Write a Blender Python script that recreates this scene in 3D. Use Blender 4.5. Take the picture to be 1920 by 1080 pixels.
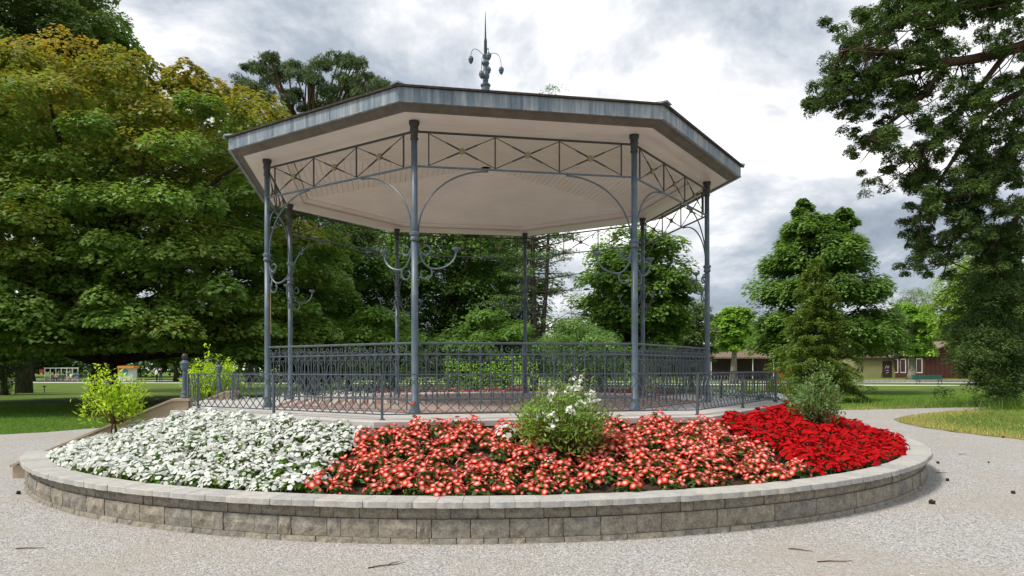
import bpy, bmesh, math, random
import numpy as np
from mathutils import Vector, Matrix

# ------------------------------------------------------------------ clean
for o in list(bpy.data.objects):
    bpy.data.objects.remove(o, do_unlink=True)
scene = bpy.context.scene
COL = scene.collection
R_ = math.radians
F = 1333.2           # focal length in photograph pixels
EYE = 1.61

# ------------------------------------------------------------------ camera
cam_d = bpy.data.cameras.new('camera')
cam = bpy.data.objects.new('camera', cam_d)
COL.objects.link(cam)
cam_d.sensor_width = 36.0
cam_d.lens = F / 1920 * 36.0
cam_d.shift_y = 151.3 / 1920
cam_d.clip_start = 0.05
cam_d.clip_end = 3000
cam.matrix_world = Matrix.Translation((0, 0, EYE)) @ Matrix.Rotation(R_(90), 4, 'X') @ Matrix.Rotation(-0.0027, 4, 'Z')
scene.camera = cam
scene.render.resolution_x = 1024
scene.render.resolution_y = 576

# ------------------------------------------------------------------ sun, sky, exposure
SUN_EL, SUN_AZ = R_(54), R_(-118)          # azimuth measured from +Y towards +X
sun_dir = Vector((math.sin(SUN_AZ) * math.cos(SUN_EL), math.cos(SUN_AZ) * math.cos(SUN_EL), math.sin(SUN_EL)))
sd = bpy.data.lights.new('sun', 'SUN')
sd.energy = 2.5
sd.angle = R_(12)
sd.color = (1.0, 0.95, 0.87)
sun = bpy.data.objects.new('sun', sd)
COL.objects.link(sun)
sun.location = (0, 0, 60)
sun.rotation_euler = (-sun_dir).to_track_quat('-Z', 'Y').to_euler()

world = bpy.data.worlds.new('World')
scene.world = world
world.use_nodes = True
wt = world.node_tree
for n in list(wt.nodes):
    wt.nodes.remove(n)


def wn(t, **kw):
    n = wt.nodes.new(t)
    for k, v in kw.items():
        setattr(n, k, v)
    return n


def wmath(op, a, b=None, c=None, clamp=False):
    n = wt.nodes.new('ShaderNodeMath')
    n.operation = op
    n.use_clamp = clamp
    for i, v in enumerate((a, b, c)):
        if v is None:
            continue
        if isinstance(v, (int, float)):
            n.inputs[i].default_value = v
        else:
            wt.links.new(v, n.inputs[i])
    return n.outputs[0]


sky = wn('ShaderNodeTexSky', sky_type='NISHITA', sun_disc=False)
sky.sun_elevation = SUN_EL
sky.sun_rotation = SUN_AZ
sky.dust_density = 1.5
tc = wn('ShaderNodeTexCoord')
sep = wn('ShaderNodeSeparateXYZ')
wt.links.new(tc.outputs['Generated'], sep.inputs[0])
zz = wmath('ADD', wmath('MAXIMUM', sep.outputs[2], 0.0), 0.30)
cmb = wn('ShaderNodeCombineXYZ')
wt.links.new(wmath('DIVIDE', sep.outputs[0], zz), cmb.inputs[0])
wt.links.new(wmath('DIVIDE', sep.outputs[1], zz), cmb.inputs[1])
cmb.inputs[2].default_value = 3.7


def wnoise(scale, detail, rough, dist, off):
    mp = wn('ShaderNodeMapping')
    mp.inputs['Location'].default_value = off
    wt.links.new(cmb.outputs[0], mp.inputs[0])
    n = wn('ShaderNodeTexNoise')
    n.inputs['Scale'].default_value = scale
    n.inputs['Detail'].default_value = detail
    n.inputs['Roughness'].default_value = rough
    n.inputs['Distortion'].default_value = dist
    wt.links.new(mp.outputs[0], n.inputs['Vector'])
    return n.outputs['Fac']


n1 = wnoise(1.25, 12, 0.60, 0.30, (12.1, 3.3, 0.0))
n2 = wnoise(0.85, 6, 0.5, 0.2, (9.1, 5.0, 2.0))
# thick grey bellies against thin bright cloud
thick = wmath('ADD', wmath('MULTIPLY', n1, 0.62), wmath('MULTIPLY', n2, 0.38))
ramp = wn('ShaderNodeValToRGB')
e = ramp.color_ramp.elements
e[0].position = 0.435
e[0].color = (1.1, 1.1, 1.1, 1)
e[1].position = 0.59
e[1].color = (0.21, 0.26, 0.33, 1)
m = ramp.color_ramp.elements.new(0.475)
m.color = (0.72, 0.745, 0.79, 1)
m = ramp.color_ramp.elements.new(0.52)
m.color = (0.42, 0.475, 0.55, 1)
wt.links.new(thick, ramp.inputs[0])
# clouds glow round the hidden sun
dp = wn('ShaderNodeVectorMath', operation='DOT_PRODUCT')
wt.links.new(tc.outputs['Generated'], dp.inputs[0])
dp.inputs[1].default_value = sun_dir
glow = wmath('POWER', wmath('MAXIMUM', dp.outputs['Value'], 0.0), 6.0)
gain = wmath('ADD', wmath('MULTIPLY', glow, 0.75), 0.81)
vs = wn('ShaderNodeVectorMath', operation='SCALE')
wt.links.new(ramp.outputs[0], vs.inputs[0])
wt.links.new(wmath('MULTIPLY', gain, 10.0), vs.inputs['Scale'])
# a few thin gaps of blue sky
gap = wn('ShaderNodeMapRange')
wt.links.new(wnoise(1.1, 7, 0.55, 0.3, (1.0, 8.4, 6.0)), gap.inputs[0])
gap.inputs[1].default_value = 0.60
gap.inputs[2].default_value = 0.72
gap.inputs[3].default_value = 0.0
gap.inputs[4].default_value = 0.45
mix = wn('ShaderNodeMix', data_type='RGBA')
wt.links.new(gap.outputs[0], mix.inputs[0])
wt.links.new(vs.outputs[0], mix.inputs[6])
wt.links.new(sky.outputs[0], mix.inputs[7])
bg = wn('ShaderNodeBackground')
bg.inputs['Strength'].default_value = 0.1
wt.links.new(mix.outputs[2], bg.inputs['Color'])
wo = wn('ShaderNodeOutputWorld')
wt.links.new(bg.outputs[0], wo.inputs[0])

vsn = scene.view_settings
vsn.view_transform = 'Standard'
vsn.look = 'None'
vsn.exposure = 0.55
vsn.gamma = 1.0
vsn.use_curve_mapping = False
scene.render.engine = 'CYCLES'
scene.cycles.max_bounces = 8
scene.cycles.diffuse_bounces = 4
scene.cycles.transmission_bounces = 4
scene.cycles.transparent_max_bounces = 4


# ------------------------------------------------------------------ materials
class Mat:
    """small wrapper to write node materials briefly"""

    def __init__(s, name, rough=0.7, spec=0.3, metal=0.0):
        s.m = bpy.data.materials.new(name)
        s.m.use_nodes = True
        s.t = s.m.node_tree
        s.b = s.t.nodes['Principled BSDF']
        s.b.inputs['Roughness'].default_value = rough
        s.b.inputs['Specular IOR Level'].default_value = spec
        s.b.inputs['Metallic'].default_value = metal
        s.out = s.t.nodes['Material Output']

    def n(s, t, **kw):
        x = s.t.nodes.new(t)
        for k, v in kw.items():
            setattr(x, k, v)
        return x

    def link(s, a, b):
        s.t.links.new(a, b)

    def coord(s, kind='Object', scale=(1, 1, 1)):
        tcn = s.n('ShaderNodeTexCoord')
        mp = s.n('ShaderNodeMapping')
        mp.inputs['Scale'].default_value = scale
        s.link(tcn.outputs[kind], mp.inputs[0])
        return mp.outputs[0]

    def pos(s, scale=(1, 1, 1)):
        g = s.n('ShaderNodeNewGeometry')
        mp = s.n('ShaderNodeMapping')
        mp.inputs['Scale'].default_value = scale
        s.link(g.outputs['Position'], mp.inputs[0])
        return mp.outputs[0]

    def noise(s, vec, scale, detail=4, rough=0.55, dist=0.0):
        x = s.n('ShaderNodeTexNoise')
        x.inputs['Scale'].default_value = scale
        x.inputs['Detail'].default_value = detail
        x.inputs['Roughness'].default_value = rough
        x.inputs['Distortion'].default_value = dist
        s.link(vec, x.inputs['Vector'])
        return x.outputs['Fac']

    def vor(s, vec, scale, feature='F1', out='Distance', rnd=1.0):
        x = s.n('ShaderNodeTexVoronoi')
        x.feature = feature
        x.inputs['Scale'].default_value = scale
        x.inputs['Randomness'].default_value = rnd
        s.link(vec, x.inputs['Vector'])
        return x.outputs[out]

    def ramp(s, fac, stops):
        x = s.n('ShaderNodeValToRGB')
        el = x.color_ramp.elements
        while len(el) < len(stops):
            el.new(0.5)
        for i, (p, c) in enumerate(stops):
            el[i].position = p
            el[i].color = (c[0], c[1], c[2], 1)
        s.link(fac, x.inputs[0])
        return x.outputs[0]

    def mix(s, fac, a, b, blend='MIX'):
        x = s.n('ShaderNodeMix', data_type='RGBA', blend_type=blend)
        for i, v in ((0, fac), (6, a), (7, b)):
            if isinstance(v, (int, float)):
                x.inputs[i].default_value = v
            elif isinstance(v, tuple):
                x.inputs[i].default_value = (v[0], v[1], v[2], 1)
            else:
                s.link(v, x.inputs[i])
        return x.outputs[2]

    def math(s, op, a, b=None):
        x = s.n('ShaderNodeMath', operation=op)
        for i, v in enumerate((a, b)):
            if v is None:
                continue
            if isinstance(v, (int, float)):
                x.inputs[i].default_value = v
            else:
                s.link(v, x.inputs[i])
        return x.outputs[0]

    def col(s, c):
        if isinstance(c, tuple):
            s.b.inputs['Base Color'].default_value = (c[0], c[1], c[2], 1)
        else:
            s.link(c, s.b.inputs['Base Color'])
        return s

    def bump(s, h, strength=0.4, dist=0.01):
        x = s.n('ShaderNodeBump')
        x.inputs['Strength'].default_value = strength
        x.inputs['Distance'].default_value = dist
        s.link(h, x.inputs['Height'])
        s.link(x.outputs[0], s.b.inputs['Normal'])
        return s

    def random(s):
        return s.n('ShaderNodeObjectInfo').outputs['Random']


M = {}


def simple(name, c, rough=0.6, spec=0.3, var=0.25, scale=6.0, bump=0.0, metal=0.0):
    k = Mat(name, rough, spec, metal)
    f = k.noise(k.coord(), scale, 5, 0.6)
    lo = tuple(v * (1 - var) for v in c)
    hi = tuple(min(1, v * (1 + var)) for v in c)
    k.col(k.ramp(f, [(0.3, lo), (0.7, hi)]))
    if bump:
        k.bump(f, bump, 0.01)
    M[name] = k.m
    return k.m


# painted iron, blue grey with brown grime
k = Mat('iron', 0.42, 0.5)
f = k.noise(k.coord(), 5, 6, 0.65)
g = k.noise(k.coord('Object', (30, 30, 3)), 1.0, 4, 0.6)
c = k.ramp(f, [(0.3, (0.06, 0.088, 0.115)), (0.55, (0.092, 0.13, 0.16)), (0.75, (0.135, 0.175, 0.20))])
c = k.mix(k.ramp(g, [(0.52, (0, 0, 0)), (0.72, (0.6, 0.6, 0.6))]), c, (0.10, 0.095, 0.085))
k.col(c).bump(f, 0.15, 0.004)
M['iron'] = k.m
k = Mat('iron_dark', 0.5, 0.4)
f = k.noise(k.coord(), 7, 6, 0.65)
k.col(k.ramp(f, [(0.3, (0.022, 0.023, 0.022)), (0.7, (0.055, 0.055, 0.052))])).bump(f, 0.15, 0.004)
M['iron_dark'] = k.m
k = Mat('iron_rail', 0.38, 0.5)
f = k.noise(k.coord(), 9, 6, 0.65)
k.col(k.ramp(f, [(0.3, (0.045, 0.06, 0.072)), (0.6, (0.08, 0.10, 0.115)), (0.8, (0.125, 0.12, 0.11))]))
M['iron_rail'] = k.m
# zinc fascia with vertical run marks and a little rust
k = Mat('zinc', 0.42, 0.5, 0.25)
v = k.coord('Object', (1, 1, 0.12))
f = k.noise(v, 7.0, 7, 0.7)
f2 = k.noise(k.coord('Object', (1, 1, 0.05)), 22.0, 4, 0.6)
ff = k.math('ADD', k.math('MULTIPLY', f, 0.6), k.math('MULTIPLY', f2, 0.4))
c = k.ramp(ff, [(0.36, (0.10, 0.135, 0.165)), (0.47, (0.175, 0.215, 0.245)), (0.54, (0.27, 0.30, 0.315)), (0.66, (0.44, 0.45, 0.445))])
r = k.noise(k.coord('Object', (1, 1, 0.08)), 3.1, 5, 0.7)
c = k.mix(k.ramp(r, [(0.60, (0, 0, 0)), (0.70, (0.45, 0.45, 0.45))]), c, (0.36, 0.24, 0.11))
k.col(c).bump(f, 0.08, 0.01)
M['zinc'] = k.m
simple('moulding', (0.125, 0.108, 0.088), 0.55, 0.3, 0.25, 5)
k = Mat('ceiling', 0.33, 0.45)
f = k.noise(k.coord('Object', (1, 1, 1)), 1.3, 5, 0.55)
k.col(k.ramp(f, [(0.3, (0.72, 0.635, 0.58)), (0.7, (0.80, 0.725, 0.67))])).bump(k.noise(k.coord(), 18, 3), 0.05, 0.01)
M['ceiling'] = k.m
simple('roof', (0.09, 0.075, 0.06), 0.85, 0.2, 0.4, 12, 0.4)
simple('brass', (0.27, 0.22, 0.10), 0.45, 0.5, 0.3, 20)
# concrete slab
k = Mat('slab', 0.8, 0.25)
f = k.noise(k.pos(), 2.2, 8, 0.65)
k.col(k.ramp(f, [(0.3, (0.40, 0.375, 0.34)), (0.7, (0.54, 0.515, 0.48))])).bump(k.noise(k.pos(), 60, 4), 0.15, 0.005)
M['slab'] = k.m
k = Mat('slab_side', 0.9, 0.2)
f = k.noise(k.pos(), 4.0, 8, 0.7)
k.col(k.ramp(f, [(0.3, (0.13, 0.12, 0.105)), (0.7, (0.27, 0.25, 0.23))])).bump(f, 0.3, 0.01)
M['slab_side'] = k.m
simple('paver_red', (0.27, 0.14, 0.115), 0.75, 0.3, 0.3, 9)
simple('paver_cream', (0.43, 0.385, 0.33), 0.75, 0.3, 0.2, 9)
# stucco of the stair walls
k = Mat('stucco', 0.85, 0.2)
f = k.noise(k.pos((1, 1, 0.35)), 3.0, 7, 0.65)
k.col(k.ramp(f, [(0.3, (0.36, 0.27, 0.185)), (0.55, (0.47, 0.37, 0.265)), (0.75, (0.54, 0.46, 0.37))])).bump(k.noise(k.pos(), 45, 4), 0.25, 0.006)
M['stucco'] = k.m


def stone(name, lo, hi, tan, bump):
    q = Mat(name, 0.9, 0.2)
    v = q.coord('Object')
    # offset the pattern by the piece so that alike pieces differ
    ad = q.n('ShaderNodeVectorMath', operation='ADD')
    rnd = q.random()
    cb = q.n('ShaderNodeCombineXYZ')
    for i, mul in enumerate((37.0, 91.0, 53.0)):
        q.link(q.math('MULTIPLY', rnd, mul), cb.inputs[i])
    q.link(v, ad.inputs[0])
    q.link(cb.outputs[0], ad.inputs[1])
    v = ad.outputs[0]
    f1 = q.noise(v, 9, 8, 0.72)
    f2 = q.noise(v, 42, 6, 0.85)
    fx = q.math('ADD', q.math('MULTIPLY', f1, 0.45), q.math('MULTIPLY', f2, 0.55))
    c = q.ramp(fx, [(0.40, lo), (0.60, hi)])
    tint = q.ramp(rnd, [(0.0, (0.84, 0.83, 0.82)), (0.25, (1.0, 0.98, 0.95)), (0.55, (1.08, 1.03, 0.95)), (0.8, tan), (1.0, (0.92, 0.90, 0.87))])
    c = q.mix(1.0, c, tint, 'MULTIPLY')
    q.col(c).bump(fx, bump, 0.02)
    M[name] = q.m


stone('stone', (0.155, 0.143, 0.122), (0.44, 0.408, 0.352), (1.06, 1.0, 0.89), 1.0)
stone('coping', (0.33, 0.325, 0.31), (0.50, 0.495, 0.475), (1.03, 1.0, 0.95), 0.35)
# gravel
k = Mat('gravel', 0.95, 0.15)
p = k.pos()
cell = k.vor(p, 62, 'F1', 'Color')
bw = k.n('ShaderNodeRGBToBW')
k.link(cell, bw.inputs[0])
cellb = k.ramp(bw.outputs[0], [(0.10, (0.19, 0.178, 0.168)), (0.35, (0.325, 0.31, 0.292)), (0.6, (0.42, 0.402, 0.38)), (0.85, (0.55, 0.535, 0.515))])
fine = k.noise(p, 210, 4, 0.7)
dirt = k.ramp(fine, [(0.3, (0.30, 0.26, 0.21)), (0.7, (0.44, 0.39, 0.325))])
big = k.noise(p, 0.55, 6, 0.62, 0.4)
mid = k.noise(p, 3.2, 5, 0.65)
msk = k.math('ADD', k.math('MULTIPLY', big, 0.7), k.math('MULTIPLY', mid, 0.3))
c = k.mix(k.ramp(msk, [(0.43, (0.8, 0.8, 0.8)), (0.56, (0.08, 0.08, 0.08))]), cellb, dirt)
c = k.mix(k.ramp(msk, [(0.44, (0.05, 0.05, 0.05)), (0.60, (0.7, 0.7, 0.7))]), cellb, dirt)
d1 = k.vor(p, 62)
hh = k.math('ADD', k.math('MULTIPLY', d1, -1.0), k.math('MULTIPLY', fine, 0.35))
k.col(c).bump(hh, 0.75, 0.012)
M['gravel'] = k.m
simple('pebble', (0.46, 0.43, 0.40), 0.9, 0.2, 0.35, 18)
k = Mat('pebble', 0.9, 0.2)
at = k.n('ShaderNodeAttribute', attribute_name='Col')
k.col(at.outputs['Color'])
M['pebble'] = k.m
# grass sheet
k = Mat('lawn', 0.9, 0.15)
p = k.pos()
a = k.noise(p, 0.22, 6, 0.6, 0.5)
b = k.noise(p, 7.0, 6, 0.7)
fx = k.math('ADD', k.math('MULTIPLY', a, 0.55), k.math('MULTIPLY', b, 0.45))
c = k.ramp(fx, [(0.34, (0.06, 0.105, 0.012)), (0.5, (0.105, 0.165, 0.022)), (0.66, (0.18, 0.23, 0.045))])
k.col(c).bump(k.noise(p, 60, 5, 0.8), 0.9, 0.05)
M['lawn'] = k.m
k = Mat('dry_grass', 0.9, 0.15)
p = k.pos()
fx = k.math('ADD', k.math('MULTIPLY', k.noise(p, 0.7, 6, 0.6), 0.5), k.math('MULTIPLY', k.noise(p, 11, 6, 0.7), 0.5))
k.col(k.ramp(fx, [(0.36, (0.10, 0.15, 0.03)), (0.5, (0.19, 0.20, 0.06)), (0.64, (0.36, 0.29, 0.14))])).bump(k.noise(p, 80, 4), 0.7, 0.04)
M['dry_grass'] = k.m
simple('far_path', (0.62, 0.60, 0.57), 0.9, 0.2, 0.1, 1)
k = Mat('soil', 0.95, 0.1)
p = k.pos()
k.col(k.ramp(k.noise(p, 22, 8, 0.75), [(0.3, (0.035, 0.024, 0.016)), (0.6, (0.085, 0.062, 0.044)), (0.78, (0.16, 0.125, 0.09))])).bump(k.noise(p, 45, 6, 0.7), 1.0, 0.03)
M['soil'] = k.m
k = Mat('bark', 0.92, 0.15)
v = k.pos((1, 1, 0.25))
f = k.noise(v, 9, 7, 0.7)
k.col(k.ramp(f, [(0.3, (0.035, 0.028, 0.022)), (0.7, (0.125, 0.10, 0.08))])).bump(f, 0.9, 0.06)
M['bark'] = k.m
k = Mat('bark_red', 0.92, 0.15)
f = k.noise(k.pos((1, 1, 0.3)), 7, 7, 0.7)
k.col(k.ramp(f, [(0.3, (0.045, 0.026, 0.018)), (0.7, (0.145, 0.082, 0.055))])).bump(f, 0.9, 0.06)
M['bark_red'] = k.m
k = Mat('bark_pale', 0.92, 0.15)
f = k.noise(k.pos((1, 1, 0.6)), 4, 6, 0.7)
k.col(k.ramp(f, [(0.35, (0.14, 0.125, 0.095)), (0.65, (0.29, 0.265, 0.21))])).bump(f, 0.6, 0.05)
M['bark_pale'] = k.m


def leafmat(name, trans, rough=0.5, spec=0.35, gain_=(1.85, 1.85, 1.85), tint_=(1.2, 1.25, 0.75)):
    q = Mat(name, rough, spec)
    at_ = q.n('ShaderNodeAttribute', attribute_name='Col')
    cx_ = q.mix(1.0, at_.outputs['Color'], gain_, 'MULTIPLY')
    q.col(cx_)
    tr = q.n('ShaderNodeBsdfTranslucent')
    q.link(q.mix(1.0, cx_, tint_, 'MULTIPLY'), tr.inputs[0])
    ms = q.n('ShaderNodeMixShader')
    ms.inputs[0].default_value = trans
    q.link(q.b.outputs[0], ms.inputs[1])
    q.link(tr.outputs[0], ms.inputs[2])
    q.link(ms.outputs[0], q.out.inputs[0])
    M[name] = q.m


leafmat('leaf', 0.42)
leafmat('needle', 0.28, 0.6, 0.2)
leafmat('petal', 0.25, 0.8, 0.1, (1, 1, 1), (1, 1, 1))
simple('bench_green', (0.02, 0.14, 0.10), 0.4, 0.5, 0.15, 8)
simple('bench_dark', (0.015, 0.04, 0.03), 0.5, 0.4, 0.15, 8)
simple('wall_olive', (0.29, 0.27, 0.125), 0.85, 0.2, 0.12, 1.2)
simple('wall_brown', (0.085, 0.03, 0.022), 0.7, 0.3, 0.2, 1.5)
simple('tile_brown', (0.20, 0.145, 0.11), 0.85, 0.2, 0.35, 3)
simple('door_dark', (0.055, 0.03, 0.03), 0.6, 0.3, 0.2, 2)
simple('white_paint', (0.72, 0.72, 0.70), 0.5, 0.4, 0.06, 3)
simple('red_paint', (0.6, 0.05, 0.04), 0.5, 0.4, 0.06, 3)
simple('orange_paint', (0.75, 0.28, 0.06), 0.5, 0.4, 0.06, 3)
simple('teal_paint', (0.05, 0.33, 0.36), 0.5, 0.4, 0.06, 3)
simple('kerb_stone', (0.33, 0.30, 0.27), 0.9, 0.2, 0.3, 2)
simple('graffiti', (0.02, 0.02, 0.025), 0.7, 0.2, 0.1, 3)
simple('black_cloth', (0.012, 0.012, 0.014), 0.9, 0.1, 0.2, 5)
simple('white_cloth', (0.70, 0.69, 0.67), 0.9, 0.1, 0.08, 5)
simple('denim', (0.045, 0.065, 0.12), 0.9, 0.1, 0.2, 5)
simple('blue_cloth', (0.04, 0.16, 0.42), 0.9, 0.1, 0.1, 5)
simple('purple_cloth', (0.14, 0.03, 0.30), 0.9, 0.1, 0.1, 5)
simple('pink_cloth', (0.70, 0.13, 0.17), 0.9, 0.1, 0.1, 5)
simple('rose_cloth', (0.52, 0.38, 0.38), 0.9, 0.1, 0.1, 5)
simple('skin', (0.52, 0.31, 0.23), 0.6, 0.3, 0.05, 5)
simple('hair', (0.03, 0.02, 0.015), 0.7, 0.3, 0.2, 5)
simple('cone', (0.06, 0.032, 0.018), 0.85, 0.2, 0.4, 60, 0.6)
simple('twig', (0.13, 0.065, 0.04), 0.85, 0.2, 0.3, 30)
simple('rope', (0.5, 0.33, 0.06), 0.8, 0.2, 0.1, 30)
simple('sticker', (0.55, 0.08, 0.03), 0.5, 0.4, 0.1, 30)


# ------------------------------------------------------------------ mesh helpers
def tag(o, label=None, cat=None, group=None, kind=None):
    if label:
        o['label'] = label
    if cat:
        o['category'] = cat
    if group:
        o['group'] = group
    if kind:
        o['kind'] = kind
    return o


def empty(name, loc=(0, 0, 0), rz=0.0):
    o = bpy.data.objects.new(name, None)
    o.empty_display_size = 0.1
    COL.objects.link(o)
    o.location = loc
    o.rotation_euler = (0, 0, rz)
    return o


def link(name, me, parent=None, loc=(0, 0, 0), rz=0.0):
    o = bpy.data.objects.new(name, me)
    COL.objects.link(o)
    o.parent = parent
    o.location = loc
    o.rotation_euler = (0, 0, rz)
    return o


class MB:
    """collects polygons, builds one mesh"""

    def __init__(s):
        s.v = []
        s.f = []

    def poly(s, pts):
        b = len(s.v)
        s.v += [tuple(p) for p in pts]
        s.f.append(tuple(range(b, b + len(pts))))

    def box(s, c, size, rz=0.0):
        hx, hy, hz = size[0] / 2, size[1] / 2, size[2] / 2
        cs, sn = math.cos(rz), math.sin(rz)
        b = len(s.v)
        for z in (-hz, hz):
            for x, y in ((-hx, -hy), (hx, -hy), (hx, hy), (-hx, hy)):
                s.v.append((c[0] + x * cs - y * sn, c[1] + x * sn + y * cs, c[2] + z))
        s.f += [tuple(b + i for i in q) for q in ((3, 2, 1, 0), (4, 5, 6, 7), (0, 1, 5, 4), (1, 2, 6, 5), (2, 3, 7, 6), (3, 0, 4, 7))]
        return s

    def prism(s, bottom, top):
        """two rings with the same vertex count"""
        n = len(bottom)
        b = len(s.v)
        s.v += [tuple(p) for p in bottom] + [tuple(p) for p in top]
        s.f.append(tuple(b + i for i in reversed(range(n))))
        s.f.append(tuple(b + n + i for i in range(n)))
        for i in range(n):
            j = (i + 1) % n
            s.f.append((b + i, b + j, b + n + j, b + n + i))
        return s

    def tube(s, pts, rad, sides=6, cap=True):
        pts = [Vector(p) for p in pts]
        n = len(pts)
        rr = rad if isinstance(rad, (list, tuple)) else [rad] * n
        b = len(s.v)
        ref = None
        for i, p in enumerate(pts):
            t = (pts[min(i + 1, n - 1)] - pts[max(i - 1, 0)])
            if t.length < 1e-9:
                t = Vector((0, 0, 1))
            t.normalize()
            if ref is None:
                ref = Vector((0, 0, 1)) if abs(t.z) < 0.9 else Vector((1, 0, 0))
            x = ref - t * ref.dot(t)
            if x.length < 1e-6:
                x = t.orthogonal()
            x.normalize()
            ref = x
            y = t.cross(x)
            for k_ in range(sides):
                a_ = 2 * math.pi * (k_ + 0.5) / sides
                q = p + (x * math.cos(a_) + y * math.sin(a_)) * rr[i]
                s.v.append(tuple(q))
        for i in range(n - 1):
            for k_ in range(sides):
                k2 = (k_ + 1) % sides
                s.f.append((b + i * sides + k_, b + i * sides + k2, b + (i + 1) * sides + k2, b + (i + 1) * sides + k_))
        if cap:
            s.f.append(tuple(b + k_ for k_ in reversed(range(sides))))
            s.f.append(tuple(b + (n - 1) * sides + k_ for k_ in range(sides)))
        return s

    def lathe(s, prof, sides=14, c=(0, 0, 0)):
        b = len(s.v)
        for r, z in prof:
            for k_ in range(sides):
                a_ = 2 * math.pi * k_ / sides
                s.v.append((c[0] + r * math.cos(a_), c[1] + r * math.sin(a_), c[2] + z))
        for i in range(len(prof) - 1):
            for k_ in range(sides):
                k2 = (k_ + 1) % sides
                s.f.append((b + i * sides + k_, b + i * sides + k2, b + (i + 1) * sides + k2, b + (i + 1) * sides + k_))
        s.f.append(tuple(b + k_ for k_ in reversed(range(sides))))
        s.f.append(tuple(b + (len(prof) - 1) * sides + k_ for k_ in range(sides)))
        return s

    def mesh(s, name, mat, smooth=False):
        me = bpy.data.meshes.new(name)
        me.from_pydata(s.v, [], s.f)
        me.materials.append(M[mat])
        if smooth:
            for p_ in me.polygons:
                p_.use_smooth = True
        me.update()
        return me

    def build(s, name, mat, parent=None, loc=(0, 0, 0), rz=0.0, smooth=False):
        return link(name, s.mesh(name, mat, smooth), parent, loc, rz)


def np_mesh(name, V, Fc, mat, colv=None, smooth=False):
    """V (n,3), Fc (m,k) int array, colv (n,3)"""
    V = np.ascontiguousarray(V, dtype=np.float32)
    Fc = np.ascontiguousarray(Fc, dtype=np.int32)
    me = bpy.data.meshes.new(name)
    nf, kk = Fc.shape
    me.vertices.add(len(V))
    me.vertices.foreach_set('co', V.ravel())
    me.loops.add(nf * kk)
    me.loops.foreach_set('vertex_index', Fc.ravel())
    me.polygons.add(nf)
    me.polygons.foreach_set('loop_start', np.arange(0, nf * kk, kk, dtype=np.int32))
    try:
        me.polygons.foreach_set('loop_total', np.full(nf, kk, dtype=np.int32))
    except Exception:
        pass
    if smooth:
        me.polygons.foreach_set('use_smooth', np.ones(nf, dtype=bool))
    if colv is not None:
        at_ = me.attributes.new('Col', 'FLOAT_COLOR', 'POINT')
        c4 = np.ones((len(V), 4), dtype=np.float32)
        c4[:, :3] = colv
        at_.data.foreach_set('color', c4.ravel())
    me.materials.append(M[mat])
    me.update(calc_edges=True)
    return me


def nrm(a_):
    return a_ / np.maximum(np.linalg.norm(a_, axis=1, keepdims=True), 1e-9)


def leaf_quads(rng, C_, N_, L, W, droop=0.3, fold=0.12, dirs=None):
    """kite shaped leaves at C_ with face normals N_"""
    n = len(C_)
    N_ = nrm(N_)
    t = rng.normal(size=(n, 3)) if dirs is None else dirs + rng.normal(size=(n, 3)) * 0.25
    t[:, 2] -= droop
    t = nrm(t - N_ * np.sum(t * N_, 1, keepdims=True))
    sd_ = np.cross(N_, t)
    ls = (L * rng.uniform(0.7, 1.25, (n, 1)))
    ws = (W * rng.uniform(0.7, 1.25, (n, 1)))
    V = np.empty((n, 4, 3))
    V[:, 0] = C_ - t * ls * 0.5
    V[:, 1] = C_ + sd_ * ws * 0.5 - t * ls * 0.05 + N_ * ws * fold
    V[:, 2] = C_ + t * ls * 0.5
    V[:, 3] = C_ - sd_ * ws * 0.5 - t * ls * 0.05 + N_ * ws * fold
    return V.reshape(-1, 3), np.arange(4 * n).reshape(-1, 4)


def W2(px, py, d):
    """a point of the place at depth d seen towards photograph pixel px, py"""
    return np.array([(px - 960) / F * d, d, EYE + (691.3 - py) / F * d])


def gx(px, d):
    return (px - 960) / F * d


# ------------------------------------------------------------------ bandstand frame of reference
CX, CY = -0.505, 13.98
TH = R_(-101.577)
PZ = EYE - 0.625                 # terrace level


def pol(r, rel, z=0.0):
    a_ = TH + R_(rel)
    return (CX + r * math.cos(a_), CY + r * math.sin(a_), z)


def oct_pt(r, k_, z=0.0):
    a_ = k_ * math.pi / 4
    return (r * math.cos(a_), r * math.sin(a_), z)


# ------------------------------------------------------------------ ground, gravel, paths
def sheet(name, pts, z, mat, kind='structure', label=None, wob=0.0, step=1.2, seed=1):
    rng = random.Random(seed)
    out = []
    n = len(pts)
    for i in range(n):
        a_, b_ = Vector(pts[i]), Vector(pts[(i + 1) % n])
        L = (b_ - a_).length
        m_ = max(1, int(L / step)) if wob and L < 60 else 1
        for j in range(m_):
            p_ = a_.lerp(b_, j / m_)
            if wob and j:
                p_ = p_ + Vector((rng.uniform(-wob, wob), rng.uniform(-wob, wob)))
            out.append((p_.x, p_.y, z))
    bm = bmesh.new()
    vs_ = [bm.verts.new(p_) for p_ in out]
    fc = bm.faces.new(vs_)
    if fc.normal.z < 0:
        fc.normal_flip()
    bmesh.ops.triangulate(bm, faces=[fc])
    me = bpy.data.meshes.new(name)
    bm.to_mesh(me)
    bm.free()
    me.materials.append(M[mat])
    o = link(name, me)
    tag(o, label, kind=kind)
    return o


sheet('lawn', [(-1500, -300), (1500, -300), (1500, 2500), (-1500, 2500)], 0.0, 'lawn', label='green lawn of the park')


def smooth_pts(pts, it=2):
    for _ in range(it):
        q = []
        n = len(pts)
        for i in range(n):
            a_, b_ = pts[i], pts[(i + 1) % n]
            q += [(a_[0] * .75 + b_[0] * .25, a_[1] * .75 + b_[1] * .25), (a_[0] * .25 + b_[0] * .75, a_[1] * .25 + b_[1] * .75)]
        pts = q
    return pts


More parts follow.
